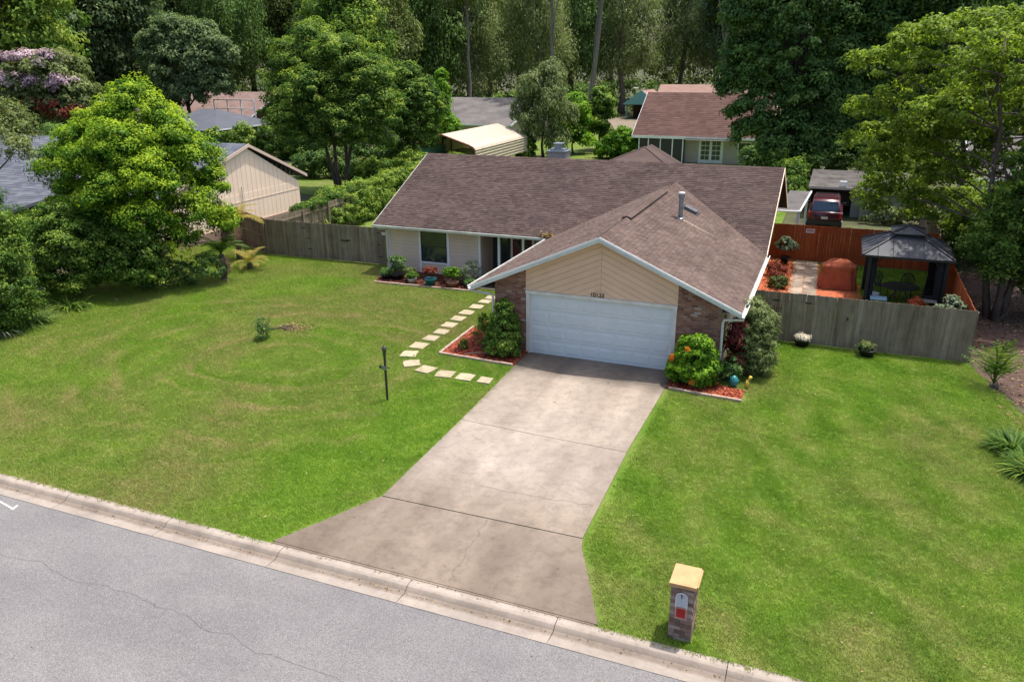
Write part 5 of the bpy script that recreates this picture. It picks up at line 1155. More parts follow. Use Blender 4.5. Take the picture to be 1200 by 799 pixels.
shingle_roof(wr_, (-41, .9, 2.112), (1, 0, 0), (0, 5.1, .74), 12.1, 5.15, 'slate', seed=22, tab=.6, ex=.29)
part('wing_fascia', B(-41, -28.9, .86, .898, 1.95, 2.11), 'gutterm', nb)
for x in (-39.5, -36.2, -33): window(nb, x, x+1.6, 1.6, .8, 1.9)
# blue house far left with pool screen on the roof
bh = thing('far_house', 'deep blue far house with grey roof and white framed screen, past the slate roof', 'house', (-58, 50, 0))
part('wall', B(-60.5, -53.2, 45, 54, 0, 2.42), 'bluewall', bh)
part('roof', MB().add([(-61.3, 44.3, 2.5), (-52.4, 44.3, 2.5), (-52.4, 54.7, 2.5), (-61.3, 54.7, 2.5), (-58.5, 49.5, 4.3), (-56.5, 49.5, 4.3)], [(0, 1, 5, 4), (1, 2, 5), (2, 3, 4, 5), (3, 0, 4), (3, 2, 1, 0)]), 'slate', bh)
part('eave_trim', MB().box(-61.3, -52.4, 44.25, 44.298, 2.38, 2.52).box(-52.398, -52.35, 44.3, 54.7, 2.38, 2.52), 'white', bh)
mb = MB()
for x in (-62, -60, -58, -56): mb.box(x-.06, x+.06, 55.4, 55.5, 0, 4.9)
mb.box(-62, -56, 55.38, 55.52, 4.9, 5.0).box(-62, -56, 55.38, 55.52, 3.9, 3.98)
part('screen_frame', mb, 'white', bh)
bh2 = thing('far_house', 'brown far house with pinkish roof behind the blue house', 'house', (-62, 62, 0))
gable_house(bh2, -78, -58, 56, 68, 62, 2.7, 2.7, 5.6, 'rust', 'brownroof', .6, .8)
for x in (-60.6, -58.6): window(bh2, x, x+1.2, 56, .9, 2.0)
fh = thing('far_house', 'house with mottled grey roof in tree shade beyond the metal carport', 'house', (-38, 72, 0))
gable_house(fh, -42, -25.5, 60, 78, 69, 2.5, 2.5, 4.9, 'taupe', 'greyroof', .6, .8)
for x in (-40, -37, -34, -30): window(fh, x, x+1.2, 60, .9, 2.0)
# red roofed house behind
rh = thing('rear_house', 'red roofed house with white French doors behind the ridge', 'house', (0, 58, 0))
gable_house(rh, -8.9, 2.6, 53.4, 63.5, 58.7, 2.42, 2.42, 6.1, 'taupe', 'redroof', .7, .6, tabs=(.6, .3), seed=31)
part('vent_pipe', MB().tube([(-.9, 56.5, 4.7), (-.9, 56.5, 5.25)], .06, 6), 'iron', rh)
po = part('screen_porch', B(-8.8, -4.55, 52.85, 53.39, 0.02, 2.3), 'iron', rh)
for x in (-8.8, -7.9, -6.75, -5.6, -4.62): part('porch_post', B(x-.05, x+.05, 52.78, 52.85, 0, 2.3), 'white', rh)
part('porch_fascia', B(-9.5, -4.4, 52.62, 52.668, 2.2, 2.43), 'white', rh)
fd2 = part('french_door', MB().box(-3.2, -.95, 53.33, 53.398, .0, 2.25), 'white', rh)
for k in range(2):
    for a in range(2):
        for b in range(4): part('pane', B(-2.98+k*1.0+a*.40, -2.62+k*1.0+a*.40, 53.31, 53.328, .32+b*.44, .70+b*.44), 'glassgreen', fd2)
window(rh, .35, 1.55, 53.4, .75, 2.0); 
part('patio_roof_edge', B(-4.35, -.2, 52.2, 52.66, 2.12, 2.17), 'greyroof', rh)
part('eave_board', B(.0, 3.2, 52.63, 52.67, 2.24, 2.44), 'white', rh)
# teal gabled house beyond, with an open carport
th = thing('far_house', 'teal gabled far house with open carport and pink roof behind the red roof', 'house', (-20, 112, 0))
mb = MB().ext([(-24.1, 105.3, 2.3), (-18.0, 105.3, 2.3), (-21.1, 105.3, 4.45)], (0, .08, 0)); part('gable_wall', mb, 'tealwall', th)
part('teal_beam', B(-23.7, -18.4, 105.9, 106.0, 2.2, 2.42), 'tealwall', th)
part('carport_roof', MB().slab([(-23.9, 105.4, 2.35), (-21.1, 105.4, 4.35), (-21.1, 114, 4.35), (-23.9, 114, 2.35)], .12).slab([(-21.1, 105.4, 4.35), (-18.2, 105.4, 2.35), (-18.2, 114, 2.35), (-21.1, 114, 4.35)], .12), 'pinkroof', th)
part('dark_interior_wall', B(-23.4, -18.7, 110, 110.2, 0, 2.3), 'darkbrown', th)
for x in (-23.5, -18.7): part('post', B(x-.1, x+.1, 106, 106.2, 0, 2.3), 'tealwall', th)
part('main_wall', B(-18.4, -2, 108, 116, 0, 2.5), 'tealwall', th)
part('main_roof', MB().ext([(-19.5, 107, 2.5), (-19.5, 112, 5.15), (-19.5, 117, 2.5)], (19, 0, 0)), 'pinkroof', th)
part('satellite_dish', MB().tube([(-22.0, 105.6, 4.1), (-22.0, 105.6, 4.7)], .05, 5).lathe([(.0, 0), (.35, .08), (.5, .22), (.48, .22), (.0, .06)], (-22.0, 105.5, 4.6), 12), 'white', th)
# house glimpsed right of the tree
rn = thing('neighbour_house', 'grey roofed white walled house glimpsed through the right hand tree', 'house', (24, 34, 0))
gable_house(rn, 17.2, 34, 31, 41, 36, 2.6, 2.6, 4.6, 'greywall', 'greyroof', .6, .7)
window(rn, 19, 20.4, 31, .9, 2.0); window(rn, 23, 24.4, 31, .9, 2.0)
def box_tag(name, mb, mat, label, cat, smooth=False): return tag(put(name, mb.mesh(name, mat, smooth)), label, cat)
box_tag('pool_slide_tarp', MB().lathe([(.1, 0), (.8, .1), (1.0, .5), (.7, .9), (.1, 1.0)], (19.6, 33.5, 2.9), 12), 'brightblue', 'bright blue rounded tarp seen on the roof at the right frame edge', 'tarp', True)
# grey shed with dark open bay
sh = thing('shed', 'low grey shed with dark open bay behind the orange fence', 'shed', (10.5, 31, 0))
part('back_wall', B(7.8, 13.2, 33.6, 33.7, 0, 1.95), 'greywall', sh)
part('side_wall', MB().box(7.7, 7.8, 29.6, 33.7, 0, 1.95).box(10.15, 10.25, 29.7, 33.6, 0, 1.9), 'iron', sh)
part('front_wall', B(10.15, 13.2, 29.55, 29.7, 0, 1.9), 'greywall', sh)
part('roof', MB().slab([(7.6, 28.6, 1.93), (13.4, 28.6, 1.93), (13.4, 34, 2.28), (7.6, 34, 2.28)], .10), 'shedroof', sh)
part('roof_fascia', B(7.6, 13.4, 28.56, 28.598, 1.80, 1.95), 'taupe', sh)
part('shed_vent', B(9.35, 9.75, 28.7, 28.9, 1.98, 2.28), 'white', sh)
box_tag('propane_box', B(10.65, 11.1, 28.9, 29.3, .0, .95), 'greypot', 'pale upright box standing against the grey shed wall', 'box')
# little awning on the back corner of the main house
aw = thing('awning', 'grey flat awning on a white post between the main house and the parked vehicle', 'awning', (7.0, 20, 0))
part('awning_roof', MB().slab([(6.45, 19.0, 2.02), (7.55, 19.2, 2.02), (7.85, 24.0, 2.3), (6.75, 24.0, 2.3)], .07), 'greyroof', aw)
part('awning_edge', MB().tube([(7.58, 19.1, 2.0), (7.9, 24.0, 2.3)], .05, 6).tube([(6.45, 18.95, 2.0), (7.58, 19.12, 2.0)], .05, 6), 'white', aw)
part('post', B(7.44, 7.60, 19.2, 19.36, 0, 1.98), 'white', aw); part('post', B(7.66, 7.78, 23.6, 23.72, 0, 2.2), 'white', aw)
# dark red SUV
cx, cy = 8.75, 24.4
su = thing('parked_car', 'dark red boxy off-roader with roof rack parked behind the orange fence', 'car', (cx, cy, 0))
def loft(rows):
    """rows of (y, list of (x,z)) cross sections"""
    m = MB(); n = len(rows[0][1])
    for y, P in rows: m.v += [(cx+x, cy+y, z) for x, z in P]
    for i in range(len(rows)-1):
        for k in range(n): m.f.append((i*n+k, i*n+(k+1) % n, (i+1)*n+(k+1) % n, (i+1)*n+k)); m.t.append(0)
    m.f.append(tuple(range(n-1, -1, -1))); m.f.append(tuple(range((len(rows)-1)*n, len(rows)*n))); m.t += [0, 0]
    return m
def sec(w_, z0, z1, r=.1): return [(-w_, z0+r), (-w_+r, z0), (w_-r, z0), (w_, z0+r), (w_, z1-r), (w_-r, z1), (-w_+r, z1), (-w_, z1-r)]
part('body', loft([(0, sec(.88, .45, 1.08)), (.06, sec(.92, .38, 1.14)), (1.2, sec(.93, .34, 1.16)), (3.1, sec(.93, .34, 1.14)), (3.3, sec(.92, .34, 1.08)), (4.25, sec(.88, .36, 1.0)), (4.35, sec(.80, .45, .92))]), 'carred', su, True)
part('cabin', loft([(.08, sec(.84, 1.05, 1.20, .05)), (.32, sec(.74, 1.05, 1.74, .08)), (.6, sec(.74, 1.05, 1.80, .08)), (2.5, sec(.73, 1.05, 1.78, .08)), (3.15, sec(.80, 1.04, 1.12, .04))]), 'carred', su, True)
part('rear_window', MB().add([(cx-.72, cy+.06, 1.17), (cx+.72, cy+.06, 1.17), (cx+.64, cy+.275, 1.68), (cx-.64, cy+.275, 1.68)], [(0, 1, 2, 3)]), 'carglass', su)
for s_ in (-1, 1):
    part('side_window', MB().add([(cx+s_*.815, cy+.5, 1.2), (cx+s_*.815, cy+2.8, 1.18), (cx+s_*.755, cy+2.4, 1.66), (cx+s_*.755, cy+.6, 1.66)], [(0, 1, 2, 3)]), 'carglass', su)
    part('tail_light', B(cx+s_*.84-.07, cx+s_*.84+.07, cy-.03, cy+.03, .78, 1.08), 'taillight', su)
    part('roof_rail', MB().tube([(cx+s_*.6, cy+.5, 1.85), (cx+s_*.6, cy+2.4, 1.85)], .022, 6), 'iron', su)
    part('mirror', B(cx+s_*1.0-.07, cx+s_*1.0+.07, cy+2.75, cy+2.85, 1.08, 1.25), 'iron', su)
    for yy in (.8, 3.45):
        wh = part('wheel', MB().tube([(cx+s_*.72, cy+yy, .36), (cx+s_*.95, cy+yy, .36)], .36, 20), 'rubber', su)
        part('rim', MB().tube([(cx+s_*.951, cy+yy, .36), (cx+s_*.965, cy+yy, .36)], .2, 14), 'steel', wh)
for yy in (.7, 1.4, 2.2): part('roof_bar', MB().tube([(cx-.62, cy+yy, 1.86), (cx+.62, cy+yy, 1.86)], .02, 6), 'iron', su)
part('rear_bumper', B(cx-.9, cx+.9, cy-.12, cy+.0, .42, .62), 'iron', su)
part('licence_plate', B(cx-.18, cx+.18, cy-.012, cy-.002, .72, .86), 'signwhite', su)
# white trailer beside the carport
# metal carport
cp = thing('metal_carport', 'cream corrugated metal carport behind the left half of the roof', 'carport', (-22.3, 44, 0))
cxp, hw, ya, yb = -22.3, 3.1, 37.8, 50.0
cr_ = [(-hw, 0), (-hw, 2.15)]+[(-hw+.35-.35*math.cos(a), 2.15+.35*math.sin(a)) for a in (.5, 1.0)]+[(-hw+.55, 2.62), (0, 3.42), (hw-.55, 2.62)]+[(hw-.35+.35*math.cos(a), 2.15+.35*math.sin(a)) for a in (1.0, .5)]+[(hw, 2.15), (hw, 0)]
def shell(P, y0, y1, off=0):
    m = MB(); n = len(P)
    for y in (y0, y1):
        for x, z in P: m.v.append((cxp+x, y, z))
        for x, z in P: m.v.append((cxp+x*.985, y, z-.05))
    for i in range(n-1):
        m.f += [(i, i+1, 2*n+i+1, 2*n+i), (n+i, 3*n+i, 3*n+i+1, n+i+1), (i, n+i, n+i+1, i+1), (2*n+i, 2*n+i+1, 3*n+i+1, 3*n+i)]; m.t += [0]*4
    return m
part('roof_sheet', shell(cr_[1:-1], ya, yb), 'carportmetal', cp)
part('side_panel', MB().box(cxp+hw-.02, cxp+hw+.02, ya, yb, .9, 2.12).box(cxp-hw-.02, cxp-hw+.02, ya, yb, .9, 2.12), 'carportmetal', cp)
for z in (.95, 1.2, 1.45, 1.7, 1.95, 2.15): part('rib', MB().ext([(cxp+hw+.02, ya, z), (cxp+hw+.075, ya, z+.04), (cxp+hw+.075, ya, z+.09), (cxp+hw+.02, ya, z+.13)][::-1], (0, yb-ya, 0)), 'carportrib', cp)
for i in range(16):
    f = i/15; 
    for s_ in (-1, 1):
        xx = cxp+s_*(.12+f*2.35); zz = 3.42-(.12+f*2.35)/(hw-.55)*.8
        if i % 2 == 0: part('roof_rib', MB().ext([(xx-.03, ya, zz-.0), (xx, ya, zz+.035), (xx+.03, ya, zz)][::-1], (0, yb-ya, 0)), 'carportmetal', cp)
for y in (ya+.05, ya+4, ya+8, yb-.05):
    part('arch_frame', MB().tube([(cxp+x*.975, y, z-.07 if z > .1 else z) for x, z in cr_], .05, 4, True), 'rust', cp)
part('front_trim', MB().tube([(cxp+x, ya-.02, z) for x, z in cr_], .055, 4), 'rust', cp)
box_tag('storage_tarp', MB().box(-25.0, -24.3, 39.0, 42.5, 0, 2.1), 'tealwall', 'teal-grey tarp covered stack inside the left of the metal carport', 'tarp')
box_tag('utility_trailer', MB().box(-24.1, -22.2, 40.5, 45.5, .5, 1.5).tube([(-24.2, 42, .35), (-22.1, 42, .35)], .35, 12), 'steel', 'grey utility trailer parked inside the metal carport', 'trailer')
# ivy hedge over the fence running back
hl_ = []
for i in range(12): hl_.append((-.1+(i % 2)*.15, .9+i*1.65, 1.0+(i % 3)*.08, .95, 1.5, 1.15)); hl_.append((.1, .5+i*1.65, .55, .9, 1.4, .6))
t = thing('hedge', 'long ivy covered hedge running back from the grey fence', 'hedge', (-18.2, 14.6, 0))
put('foliage', crown('foliage', 61, [(a-18.2-.05*b, b+14.6, c, d, e, f) for a, b, c, d, e, f in hl_], 'lf_mid', clumps=1300, per=66, leaf=.12, cr=.30, tipshade=.5, zmin=-.8, rough=.25), t)
mb = MB()
for i in range(10): mb.tube([(-18.2, 15+i*1.8, 0), (-18.25, 15.1+i*1.8, 1.5)], .03, 5)
part('stem', mb, 'bark', t)
tree('vine_heap', 'vines spilling over the top of the grey fence before the hedge', 'vine', (-17.9, 13.6), [(0, 0, 1.75, .35, 1.1, .25), (-.1, -1.3, 1.8, .3, .9, .18)], 0, 'lf_mid', seed=62, clumps=60, per=50, leaf=.12, cr=.22)

# ------------------------------------------------------------------ middle distance trees
tree('broadleaf_tree', 'broad glossy green tree with several trunks left of the metal carport', 'tree', (-25.7, 27.5),
     [(0, 0, 7.0, 3.0, 2.8, 2.8), (-4.5, .2, 7.4, 1.5, 1.4, 1.2), (-4.3, 0, 5.6, 1.4, 1.3, 1.1), (-3.4, .4, 9.8, 1.4, 1.3, 1.0), (3.8, 0, 7.2, 1.4, 1.3, 1.1), (-2.2, 1.2, 10.4, 1.6, 1.6, 1.3), (-2.9, .6, 8.6, 2.0, 1.8, 1.5), (1.0, -.8, 9.6, 1.9, 1.7, 1.3), (2.9, -.8, 8.2, 1.7, 1.6, 1.3), (-3.6, -.5, 6.2, 1.7, 1.6, 1.3), (3.4, -.8, 6.0, 1.9, 1.6, 1.4), (0, -2.4, 7.2, 1.9, 1.5, 1.3), (1.8, -2.0, 5.2, 1.9, 1.5, 1.2), (-1.8, -2.0, 5.2, 1.8, 1.5, 1.2), (-.3, -2.3, 4.0, 1.6, 1.3, .9), (3.2, -1, 4.0, 1.6, 1.4, 1.0), (-3.2, -.6, 4.2, 1.4, 1.4, 1.0)],
     .16, 'lf_mid', trunks=[(0, 0, -1.5, 0), (.3, .2, 1.2, 0), (-.35, .1, -3.2, .4), (.6, -.1, 2.6, -.4)], seed=71, clumps=900, per=110, leaf=.17, cr=.58, tipshade=.85, aspect=.32, shell=.25, rough=.5)
bush('green shrubs crowding the foot of the broad glossy tree behind the hedge', (-23.0, 28.5), [(0, 0, 1.2, 1.5, 1.2, 1.2), (2.2, 1.5, 1.3, 1.5, 1.3, 1.3), (1.0, 3.5, 1.4, 1.4, 1.2, 1.2), (-1.6, 3.0, 1.0, 1.3, 1.2, 1.0)], 'lf_mid', 68, clumps=420, per=60, leaf=.16, cr=.38, tipshade=.5)
bush('dark shrubs in the shade behind the broad glossy tree', (-28.5, 34), [(0, 0, 1.2, 2.0, 1.4, 1.2), (3.6, 1, 1.4, 2.2, 1.4, 1.4), (-3.4, -.6, 1.2, 2.0, 1.4, 1.2)], 'lf_dark', 69, clumps=420, per=56, leaf=.2, cr=.45, tipshade=.3)
tree('broadleaf_tree', 'narrower darker green tree between the broad tree and the metal carport', 'tree', (-22.6, 33.5),
     [(0, 0, 5.6, 2.0, 2.0, 2.4), (-.6, 0, 7.8, 1.3, 1.3, 1.2), (1.2, 0, 6.0, 1.3, 1.3, 1.3), (.6, -1, 4.2, 1.4, 1.2, 1.2), (-1.6, -.5, 5.6, 1.4, 1.3, 1.3), (.9, -.4, 3.6, 1.2, 1.0, 1.0)], .14, 'lf_mid', seed=72, clumps=560, per=64, leaf=.20, cr=.46, tipshade=.55)
tree('pine_sapling', 'bright green sapling rising just left of the metal carport roof', 'tree', (-24.6, 42.5), [(0, 0, 3.6, 1.1, 1.1, 1.4), (0, 0, 5.6, .8, .8, 1.4), (.1, 0, 7.4, .45, .45, 1.0), (.9, 0, 3.4, .9, .9, .9)], .1, 'lf_lime', seed=73, clumps=170, per=50, leaf=.25, cr=.4)
tree('broadleaf_tree', 'grey-green willowy tree right of the metal carport', 'tree', (-18.4, 52.4), ball(9, 2.9, 8.0, .7, 1.2, 3, 1.3), .14, 'lf_moss', seed=74, clumps=420, per=60, leaf=.30, cr=.5, droop=.7, aspect=.16)
tree('broadleaf_tree', 'lime green tree nearer the grey-green willowy one', 'tree', (-16.7, 56.8), ball(7, 1.8, 5.4, .4, .95, 5), .1, 'lf_lime', seed=75, clumps=240, per=55, leaf=.28, cr=.45, tipshade=.3)
tree('broadleaf_tree', 'mid green tree between the lime tree and the red roof', 'tree', (-15.0, 61.0), ball(7, 1.45, 6.0, .4, .85, 6), .1, 'lf_mid', seed=76, clumps=240, per=55, leaf=.28, cr=.45, tipshade=.5)
bush('low bright lime bush against the left corner of the red roofed house', (-10.9, 54.0), [(0, 0, 1.2, 1.7, 1.4, 1.2), (1.5, 0, 1.0, 1.2, 1.0, .9), (-1.3, 0, 1.0, 1.2, 1.0, .9), (.2, 0, 2.1, 1.1, 1.0, .8)], 'lf_lime', 77, clumps=220, per=50, leaf=.24, cr=.4, tipshade=.3)
bush('rounded green bush between the metal carport and the willowy tree', (-19.8, 50.8), [(0, 0, 1.1, 1.0, 1.0, 1.0)], 'lf_mid', 78, clumps=80, per=50, leaf=.24, cr=.36, tipshade=.4)
# dark tree behind the right end of the roof
tree('dark_oak', 'tall dark tree towering over the right end of the roof', 'tree', (5.6, 41.0),
     [(0, 0, 11, 3.4, 3.2, 4.2), (-3.2, -.6, 9.0, 2.3, 2.0, 1.8), (-3.4, -.8, 12.2, 2.2, 2.0, 1.7), (-1.6, -1.0, 6.6, 2.1, 1.8, 1.5), (-3.0, -1.2, 5.6, 1.6, 1.4, 1.1), (2.6, -.4, 9.4, 2.0, 2.0, 1.8), (2.4, 0, 13, 2.4, 2.2, 2.0), (1.0, -1.4, 7.0, 2.0, 1.6, 1.5), (2.8, -.4, 6.4, 1.7, 1.6, 1.3), (-1.2, -1.4, 13.4, 2.4, 2, 2), (-.4, 0, 16.4, 3, 3, 2), (-3.2, -.6, 15.2, 2, 2, 1.6), (-2.2, -1.4, 4.2, 1.5, 1.3, 1.0), (.6, -1.6, 4.6, 1.6, 1.4, 1.1), (2.2, -1.0, 4.0, 1.5, 1.3, 1.2), (-3.9, -.6, 7.4, 1.6, 1.5, 1.2), (3.8, 0, 8.4, 1.8, 1.6, 1.6), (-3.0, -1.4, 3.9, 1.3, 1.2, .9), (-.8, -1.8, 3.2, 1.4, 1.2, 1.0), (1.6, -1.6, 2.9, 1.4, 1.2, 1.0)],
     .38, 'lf_dark', seed=79, clumps=1300, per=64, leaf=.26, cr=.62, tipshade=.3)
tree('dark_oak', 'dark tree standing behind the shed right of the towering dark tree', 'tree', (12.5, 42.0), [(0, 0, 10, 3.6, 3.0, 4.0), (-2.6, 0, 7.2, 2.1, 2, 1.8), (2.8, 0, 8.0, 2.4, 2, 1.8), (0, -1, 14.0, 3.2, 2.6, 2.2), (-2.6, 0, 12, 2.4, 2, 2), (3.2, 0, 12, 2.4, 2, 2), (-2.0, -1, 4.6, 2, 1.6, 1.4), (1.2, -1, 4.2, 2.4, 1.6, 1.6), (4.4, 0, 4.8, 2.4, 2, 2)], .34, 'lf_dark', seed=80, clumps=900, per=60, leaf=.30, cr=.75)
bush('dark thicket filling the gap between the red roofed house and the shed', (5.0, 45.5), [(0, 0, 1.4, 2.0, 1.2, 1.6), (2.6, .5, 1.6, 2.0, 1.2, 1.7), (5.4, 0, 1.4, 2.0, 1.2, 1.6), (8, .5, 1.8, 2.2, 1.2, 2.0), (-2.0, .4, 1.2, 1.4, 1.0, 1.3)], 'lf_dark', 86, clumps=480, per=56, leaf=.22, cr=.5, tipshade=.4)
bush('dark shrubs beside the left wall of the shed', (6.2, 35.0), [(0, 0, 1.2, 1.2, 1.2, 1.3), (.4, -2.6, .9, .9, 1.2, .9), (-.6, 2.6, 1.4, 1.4, 1.4, 1.4)], 'lf_mid', 87, clumps=260, per=56, leaf=.2, cr=.42, tipshade=.4)
# the light green tree on the right, reaching over the gazebo yard
rt_l = [(.3, 1.2, 8.6, 2.8, 2.6, 2.2), (-3.2, 7.6, 5.0, 1.8, 1.6, 1.0), (-4.4, 8.0, 5.8, 1.4, 1.3, .8), (-1.8, 6.6, 6.4, 1.9, 1.7, 1.0), (-3.4, 6.6, 7.6, 1.5, 1.4, .9), (-2.2, 8.6, 3.6, 1.9, 1.6, .9), (-.6, 5.8, 4.6, 1.6, 1.5, .9), (.8, 4.4, 7.0, 1.9, 1.8, 1.1), (-.4, 7.4, 8.2, 1.8, 1.6, 1.0), (2.6, 3.2, 6.2, 1.7, 1.7, 1.1), (3.2, 1.2, 8.0, 2.0, 1.9, 1.3), (1.8, 6.4, 3.2, 1.9, 1.6, 1.0), (2.6, 6.0, 8.8, 2.1, 1.9, 1.2), (-2.8, 9.4, 4.4, 1.5, 1.4, .8), (-1.0, 8.8, 2.6, 1.8, 1.5, .9), (-3.2, 9.0, 3.0, 1.5, 1.4, .8), (.6, 8.0, 2.2, 1.7, 1.5, 1.0), (-.6, 4.6, 5.8, 1.7, 1.5, .9), (1.4, 2.4, 5.6, 1.4, 1.3, .9), (3.6, 4.6, 4.4, 1.8, 1.6, 1.2), (-2.2, 5.2, 8.9, 1.5, 1.4, .9), (4.2, 3, 9.4, 2.2, 2, 1.2), (-2.5, 3.0, 7.4, 1.3, 1.2, .6), (-1.2, 2.2, 8.8, 1.4, 1.3, .7), (-3.2, 4.4, 6.6, 1.2, 1.1, .6), (-2.6, 10.6, 2.7, 1.5, 1.4, .9), (-.9, 11, 2.2, 1.5, 1.4, .9), (-1.6, 10.2, 3.8, 1.6, 1.5, .9), (-3.6, 10.0, 3.8, 1.3, 1.2, .7), (-4.0, 10.6, 2.9, 1.1, 1.0, .7), (-4.3, 6.2, 9.2, 1.4, 1.3, .8), (-3.2, 5.6, 10.0, 1.4, 1.3, .7), (-5.2, 7.0, 9.0, 1.1, 1.0, .6), (-1.8, 6.6, 10.2, 1.5, 1.4, .8), (-.4, 6.2, 10.0, 1.4, 1.3, .8), (-5.0, 7.4, 7.2, 1.1, 1.0, .6)]
tree('maple_tree', 'tall pale green tree with several trunks on the right beside the orange fence', 'tree', (15.3, 9.6), rt_l, .12, 'lf_yellow', trunk='bark',
     trunks=[(0, 0, .2, 1.0), (.25, .2, 1.3, 1.4), (-.2, .3, -1.0, 3.4)], seed=81, clumps=1350, per=60, leaf=.15, cr=.44, flat=.6, aspect=.38, tipshade=.5, fill=.12)
bush('ivy and dark undergrowth wrapped around the base of the right hand tree', (15.3, 9.6), [(-.2, 0, 3.4, 1.0, .8, 1.6), (.1, -.3, 5.0, .9, .8, 1.2), (0, 0, 2.6, .8, .8, 1.0), (.9, .4, 3.9, .9, .8, 1.1), (1.5, .6, 2.0, 1.1, 1.0, 1.1), (-.5, 1.4, 2.6, .7, .8, .8), (2.4, 1.0, 3.0, 1.0, 1.0, 1.2)], 'lf_mid', 82, clumps=520, per=60, leaf=.13, cr=.36, tipshade=.4)
bush('dark green bush on the leaf litter at the right edge by the tree', (18.2, 10.8), [(0, 0, 1.5, 1.3, 1.2, 1.4), (1.2, .3, 1.2, 1.3, 1.2, 1.1), (-.9, .2, 1.0, .8, .8, .9)], 'lf_dark', 83, clumps=200, per=60, leaf=.15, cr=.4)
bush('mid green shrubbery behind the brown fence past the gazebo', (15.6, 18.5), [(0, 0, 1.6, 1.2, 1.6, 1.3), (1.4, 1.2, 1.9, 1.3, 1.4, 1.5), (.3, 3.0, 1.6, 1.4, 1.4, 1.4), (2.6, -.6, 1.3, 1.2, 1.2, 1.2)], 'lf_mid', 84, clumps=260, per=60, leaf=.17, cr=.42, tipshade=.4)
bush('low scrub beside the pale box at the shed', (12.0, 27.8), [(0, 0, .5, 1.2, .5, .5), (1.5, .3, .9, .9, .6, .8)], 'lf_olive', 85, clumps=80, per=50, leaf=.15, cr=.3)
# left background: crape myrtle, olive tree, grey-green tree
tree('crape_myrtle', 'crape myrtle with lilac flowers above russet foliage beyond the slate roof', 'tree', (-50.5, 24.5), [(0, 0, 8.4, 2.8, 2.6, 1.5), (-3.0, 0, 7.0, 2.2, 2, 1.3), (2.2, 0, 6.6, 1.8, 1.8, 1.3), (-1, -1, 5.6, 3.4, 1.8, 1.6)], .14, 'lf_olive', seed=91,
     extra=[('flowers', 'lf_pink', [(0, -1.2, 9.6, 2.4, 1.6, .6), (-3.2, -1.0, 8.4, 1.8, 1.4, .5), (2.3, -1.0, 7.9, 1.3, 1.2, .5), (-.8, -2.2, 8.0, 2.0, .8, .5)], dict(clumps=90, per=60, leaf=.24, cr=.46)), ('russet_foliage', 'lf_rust', [(0, -1.6, 6.2, 2.6, .8, .5), (-3.2, -1.4, 6.0, 1.8, .8, .6), (2.4, -1.2, 5.8, 1.4, .8, .5)], dict(clumps=110, per=60, leaf=.26, cr=.55))],
     clumps=420, per=60, leaf=.28, cr=.6, tipshade=.4)
tree('oak_tree', 'dark olive tree with a bough hanging into the frame over the slate roof', 'tree', (-29.3, 1.2), [(0, 0, 7.6, 1.8, 1.8, 1.3), (2.4, 1.2, 7.0, 1.1, 1.1, .8), (3.5, .8, 6.5, .8, .8, .6), (4.6, .2, 5.9, .55, .55, .5), (1.2, .2, 8.2, 1.3, 1.3, .7)], .16, 'lf_olive', seed=92, clumps=330, per=66, leaf=.12, cr=.34, droop=.4, tipshade=.3)
tree('oak_tree', 'grey-green tree with soft foliage behind the blue far house', 'tree', (-64.0, 53.4), [(0, 0, 8.6, 3.8, 3.4, 3.4), (-3.6, 0, 7.4, 2.6, 2.2, 2.2), (3.4, 0, 9.2, 2.8, 2.4, 2.2), (1.0, -1.4, 6.2, 2.8, 2.0, 1.8), (-.6, 0, 12.4, 2.8, 2.2, 1.8), (4.4, -.6, 7.0, 2.4, 1.8, 1.8), (-2.6, -1, 10.6, 2.6, 2, 1.8), (2.6, 0, 12, 2.4, 2, 1.6), (5.4, 0, 10.2, 2, 1.8, 1.6), (-2.2, -1.5, 5.0, 2, 1.6, 1.2)], .28, 'lf_bluegreen', seed=93, clumps=900, per=60, leaf=.32, cr=.7, droop=.3, tipshade=.5)
bush('green shrubs between the blue far house and the cream gable', (-49.5, 40.5), [(0, 0, 1.4, 1.8, 1.3, 1.4), (3.0, 1.5, 1.5, 1.8, 1.4, 1.5), (6.0, 2.5, 1.7, 2.0, 1.4, 1.8), (9, 3, 2.2, 2.2, 1.6, 2.2)], 'lf_mid', 96, clumps=420, per=56, leaf=.24, cr=.5, tipshade=.4)
bush('spiky dark yucca like shrub beside the crape myrtle', (-44, 18.8), [(0, 0, 3.2, 1.2, 1.1, 1.7), (.8, 0, 2.3, 1, 1, 1.4)], 'lf_dark', 94, clumps=90, per=60, leaf=.34, cr=.45, aspect=.1)
bush('dry straw coloured scrub before the brown far house', (-48.0, 47.0), [(0, 0, 1.2, 2.0, 1.0, 1.1), (2.2, .4, 1.0, 1.4, 1.0, .9)], 'lf_grey', 95, clumps=90, per=50, leaf=.25, cr=.4, aspect=.1)

